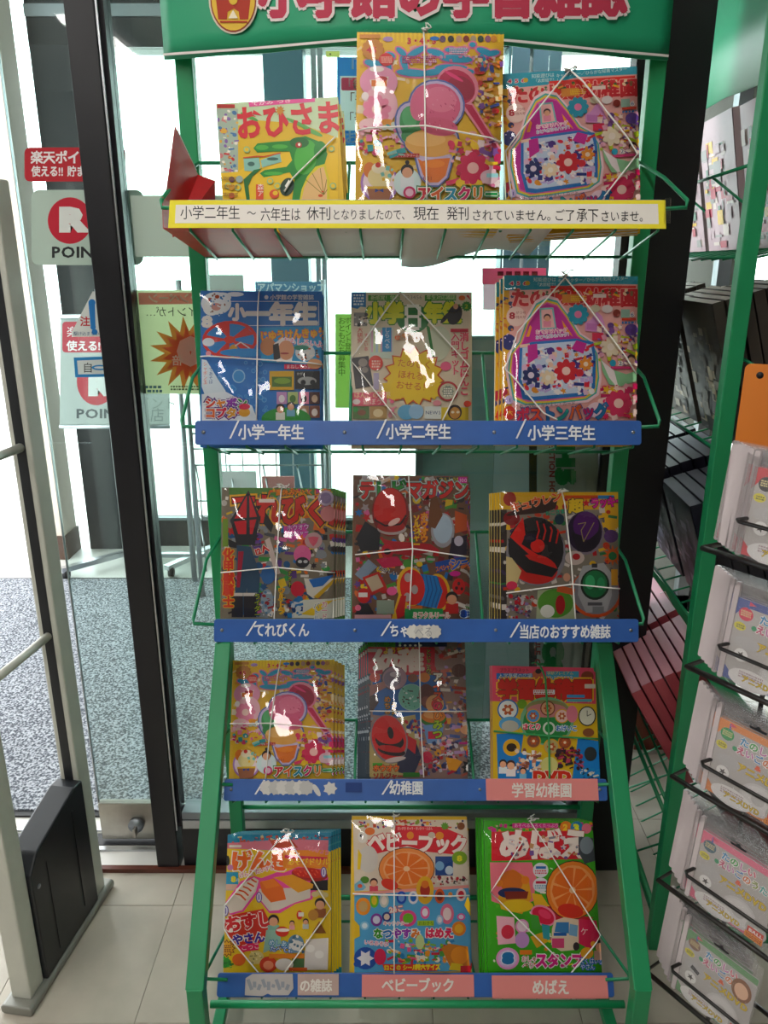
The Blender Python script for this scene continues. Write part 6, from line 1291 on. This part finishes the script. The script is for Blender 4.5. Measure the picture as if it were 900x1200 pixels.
# orange card tucked in the second stand, and things on the floor by it
bc = atZ(766, 884)
tb_ = empty('storage_box', (bc.x + .02, bc.y + .10, 0), 'red brown tapered box on the floor beyond the black pillar', 'box')
vs = []
for z, s in ((0, .075), (.17, .095)): vs += [(-s, -s, z), (s, -s, z), (s, s, z), (-s, s, z)]
MB().add(vs, [(3, 2, 1, 0), (0, 1, 5, 4), (1, 2, 6, 5), (2, 3, 7, 6), (3, 0, 4, 7)]).build('body', M['terra'], tb_, solid=.003)
MB().tube([(-.096, -.096, .17), (.096, -.096, .17), (.096, .096, .17), (-.096, .096, .17)], .005, 6, True).build('rim', M['terra'], tb_)

# ================================================================== WIRE RACK OF DISC PACKS, right front
ed = Vector((.58, -.8146, 0)).normalized(); nn_ = Vector((ed.y, -ed.x, 0))     # ed: along the rack to the right and nearer; nn_: towards the viewer's left
DR = 1.06
tiers = [(828, 640), (808, 779), (794, 908), (776, 1030), (762, 1137)]
base = atD(*tiers[0], DR)
wr = empty('disc_rack', (base.x, base.y, 0), 'black wire rack holding five tiers of disc packs at the right edge', 'rack')
wm = Matrix.Identity(4)
for i in range(3): wm[i][0] = ed[i]; wm[i][1] = -nn_[i]; wm[i][3] = (base.x, base.y, 0)[i]
wr.matrix_world = wm
bpy.context.view_layer.update()
zs = [atD(x, y, DR)[2] for x, y in tiers]
PW, PH = .135, .150
for s in (.06, .17): MB().tube([(s, .115, .01), (s, .115, zs[0] + .2)], .004, 8).build('upright', M['blackwire'], wr)
MB().tube([(.02, -.02, .006), (.02, .15, .006), (.21, .15, .006), (.21, -.02, .006)], .005, 8, True).build('floor_ring', M['blackwire'], wr)
zc_ = atD(890, 430, 1.1)[2]; hc = zc_ - zs[0] + .012
o = MB().prism(rnd_rect(-.045, .045, 0, hc, .008), .001).build('orange_card', mat('orange_card', 'd87a28', .5))
o.location = (base.x + .098, base.y + .062, zs[0] - .012); o.rotation_euler = (0, 0, math.radians(-25))
tag(o, 'orange card with a punched hole standing behind the top disc pack', 'card')
MB().cyl((-.024, -.0004, hc - .016), .005, .0008, 14, 'y').build('punched_hole', M['ink'], o)
CC = [('c83a44', 'red'), ('4a5a9a', 'blue'), ('e08a4a', 'orange'), ('e0708c', 'pink'), ('6a9a6a', 'green')]
TN = ['top', 'second', 'third', 'fourth', 'lowest']
for r, z in enumerate(zs):
    al = math.radians(6)
    MB().tube([(-.004, -.004, z - .003), (.25, -.004, z - .003), (.25, .10, z - .012), (-.004, .10, z - .012)], .0045, 7, True).build('tray_wire', M['blackwire'], wr)
    if r < 4 or True:
        zz = z + .055
        MB().tube([(.052, .03, zz - .002), (.046, -.010, zz), (.052, -.016, zz), (.205, -.016, zz), (.213, -.016, zz - .01), (.213, -.006, z - .003)], .003, 7).build('front_loop', M['blackwire'], wr)
    col, cn = CC[r]
    me = {}
    for k in range(6):
        # front pack k=0 is furthest right; each one behind it stands a little further left
        dxk = .042 - (k + (k > 0) * .3) * .0102; dyk = .002 + k * .0068
        T_ = wm @ Matrix.Translation((dxk + PW / 2, dyk, z)) @ Matrix.Rotation(-al, 4, 'X') 
        t = empty('disc_pack', mw=T_, label=f'clear cased disc pack with a {cn} bordered insert, {("front", "second", "third", "fourth", "fifth", "rearmost")[k]} on the {TN[r]} tier', cat='disc pack', group=f'disc packs on the {TN[r]} tier')
        if k == 0:
            cs = MB().prism(rnd_rect(-PW / 2, PW / 2, 0, PH, .004), .0060).build('clear_case', M['case'], t)
            ib = MB().box(-PW / 2 + .003, PW / 2 - .003, .0020, .0035, .003, PH - .022).build('insert_card', PALM('b6b0ae'), t)
            A = Art(Plane((0, 0, 0), (1, 0, 0), (0, 0, 1)), base=-.0019, step=.00004)
            x0, x1, h = -PW / 2 + .003, PW / 2 - .003, PH - .022
            class U:
                def px(s, x, y): return x0 + (x1 - x0) * x / 100, .003 + (h - .003) * (1 - y / 100)
            A.pl = U()
            A.R(0, 0, 100, 100, 'b6b0ae'); A.R(0, 0, 100, 9, col); A.R(0, 92, 100, 100, col); A.P([(0, 0), (22, 0), (6, 18), (0, 26)], col); A.P([(0, 80), (14, 94), (0, 100)], col)
            A.E(16, 17, 8.5, 8, ('3a3a3a', 'd8405a', '3a9a5a', '4a6a7a', '8a6a5a')[r]); A.bars(10, 13, 22, 3, 1.6, 'd8c890', seed=r); A.E(12, 33, 7, 5, 'd8cc40'); A.bars(8, 31, 17, 2, 1.6, '6a6a3a'); A.E(28, 30, 3, 3, '3a9a6a')
            A.P([(17, 2), (19, 2), (19, 10), (17, 10)], '4a6ab0'); A.P([(18, 1), (26, 4), (18, 6)], 'd8506a')
            A.T('たのしい', 32, 22, 10, 'd8607a', oc='f2eeec', b=.04, ob=.1, cols=['4a90c0', '5aa860', 'c87ab0', 'd8607a'], wx=1.0)
            A.T('えいごのうた', 30, 34, 10, 'c87ab0', oc='f2eeec', b=.04, ob=.1, cols=['c85a7a', 'c87ab0', '5a8ac0', 'd8805a', '8a9a4a', '5aa8a0'], wx=.95)
            A.T('&', 55, 43, 7, 'e0603a', b=.06, wx=1.4); A.T('アニメDVD', 34, 55, 11, 'd8b820', oc='8a7020', b=.04, ob=.07, wx=.95, rot=0)
            A.E(24, 50, 15, 8, 'b8b4b4'); A.E(66, 78, 22, 20, 'c8c4c4'); A.E(66, 78, 19, 17, 'd4d0d0'); A.E(66, 78, 8, 7, 'bcb8b8'); A.E(20, 66, 8, 8, 'e4e2e0'); A.S(20, 66, 5, 2, 5, '4a4444'); A.E(90, 86, 13, 12, 'b4b4b0'); A.E(90, 86, 4, 4, 'd8d8d4')
            A.E(36, 92, 26, 12, 'e2dedd'); A.bars(22, 84, 50, 3, 1.8, 'b09aa0'); A.T('アニメDVD', 26, 96, 8, 'd8b820', oc='8a7020', b=.03, wx=.95)
            A.P([(80, 84), (100, 84), (100, 92), (80, 92)], 'd8402c'); A.T('BALL', 82, 91, 5, 'f0e0d8', b=.06, wx=1.2); A.P([(78, 92), (100, 92), (100, 100), (78, 100)], 'e89028'); A.bars(80, 94, 99, 2, 1.6, 'b04018')
            if r == 4: A.E(84, 30, 13, 16, '8a5a3a'); A.E(84, 31, 9, 11, 'e8b898'); A.R(18, 48, 30, 54, '3a3a3c', rot=20)
            ins = A.build('printed_insert', M['matte'], t)
            hh = MB().add([(-.014, -.0004, PH - .012), (-.005, -.0004, PH - .012), (0, -.0004, PH - .008), (.005, -.0004, PH - .012), (.014, -.0004, PH - .012), (.012, -.0004, PH - .0155), (-.012, -.0004, PH - .0155)], [(0, 6, 5, 4, 3, 2, 1)]).build('hang_hole', M['ink'], t)
            me = (cs.data, ib.data, ins.data, hh.data)
            dm = MB().prism(rnd_rect(-PW / 2, -PW / 2 + .008, 0, PH, .003), .0058).build('case_spine', M['dvdcase'], t); sd = dm.data
        else:
            for nm, d_ in zip(('clear_case', 'insert_card', 'printed_insert', 'hang_hole'), me):
                o = bpy.data.objects.new(nm, d_); COL.objects.link(o); o.parent = t
            o = bpy.data.objects.new('case_spine', sd); COL.objects.link(o); o.parent = t
# brighten nothing here: the light is set at the top
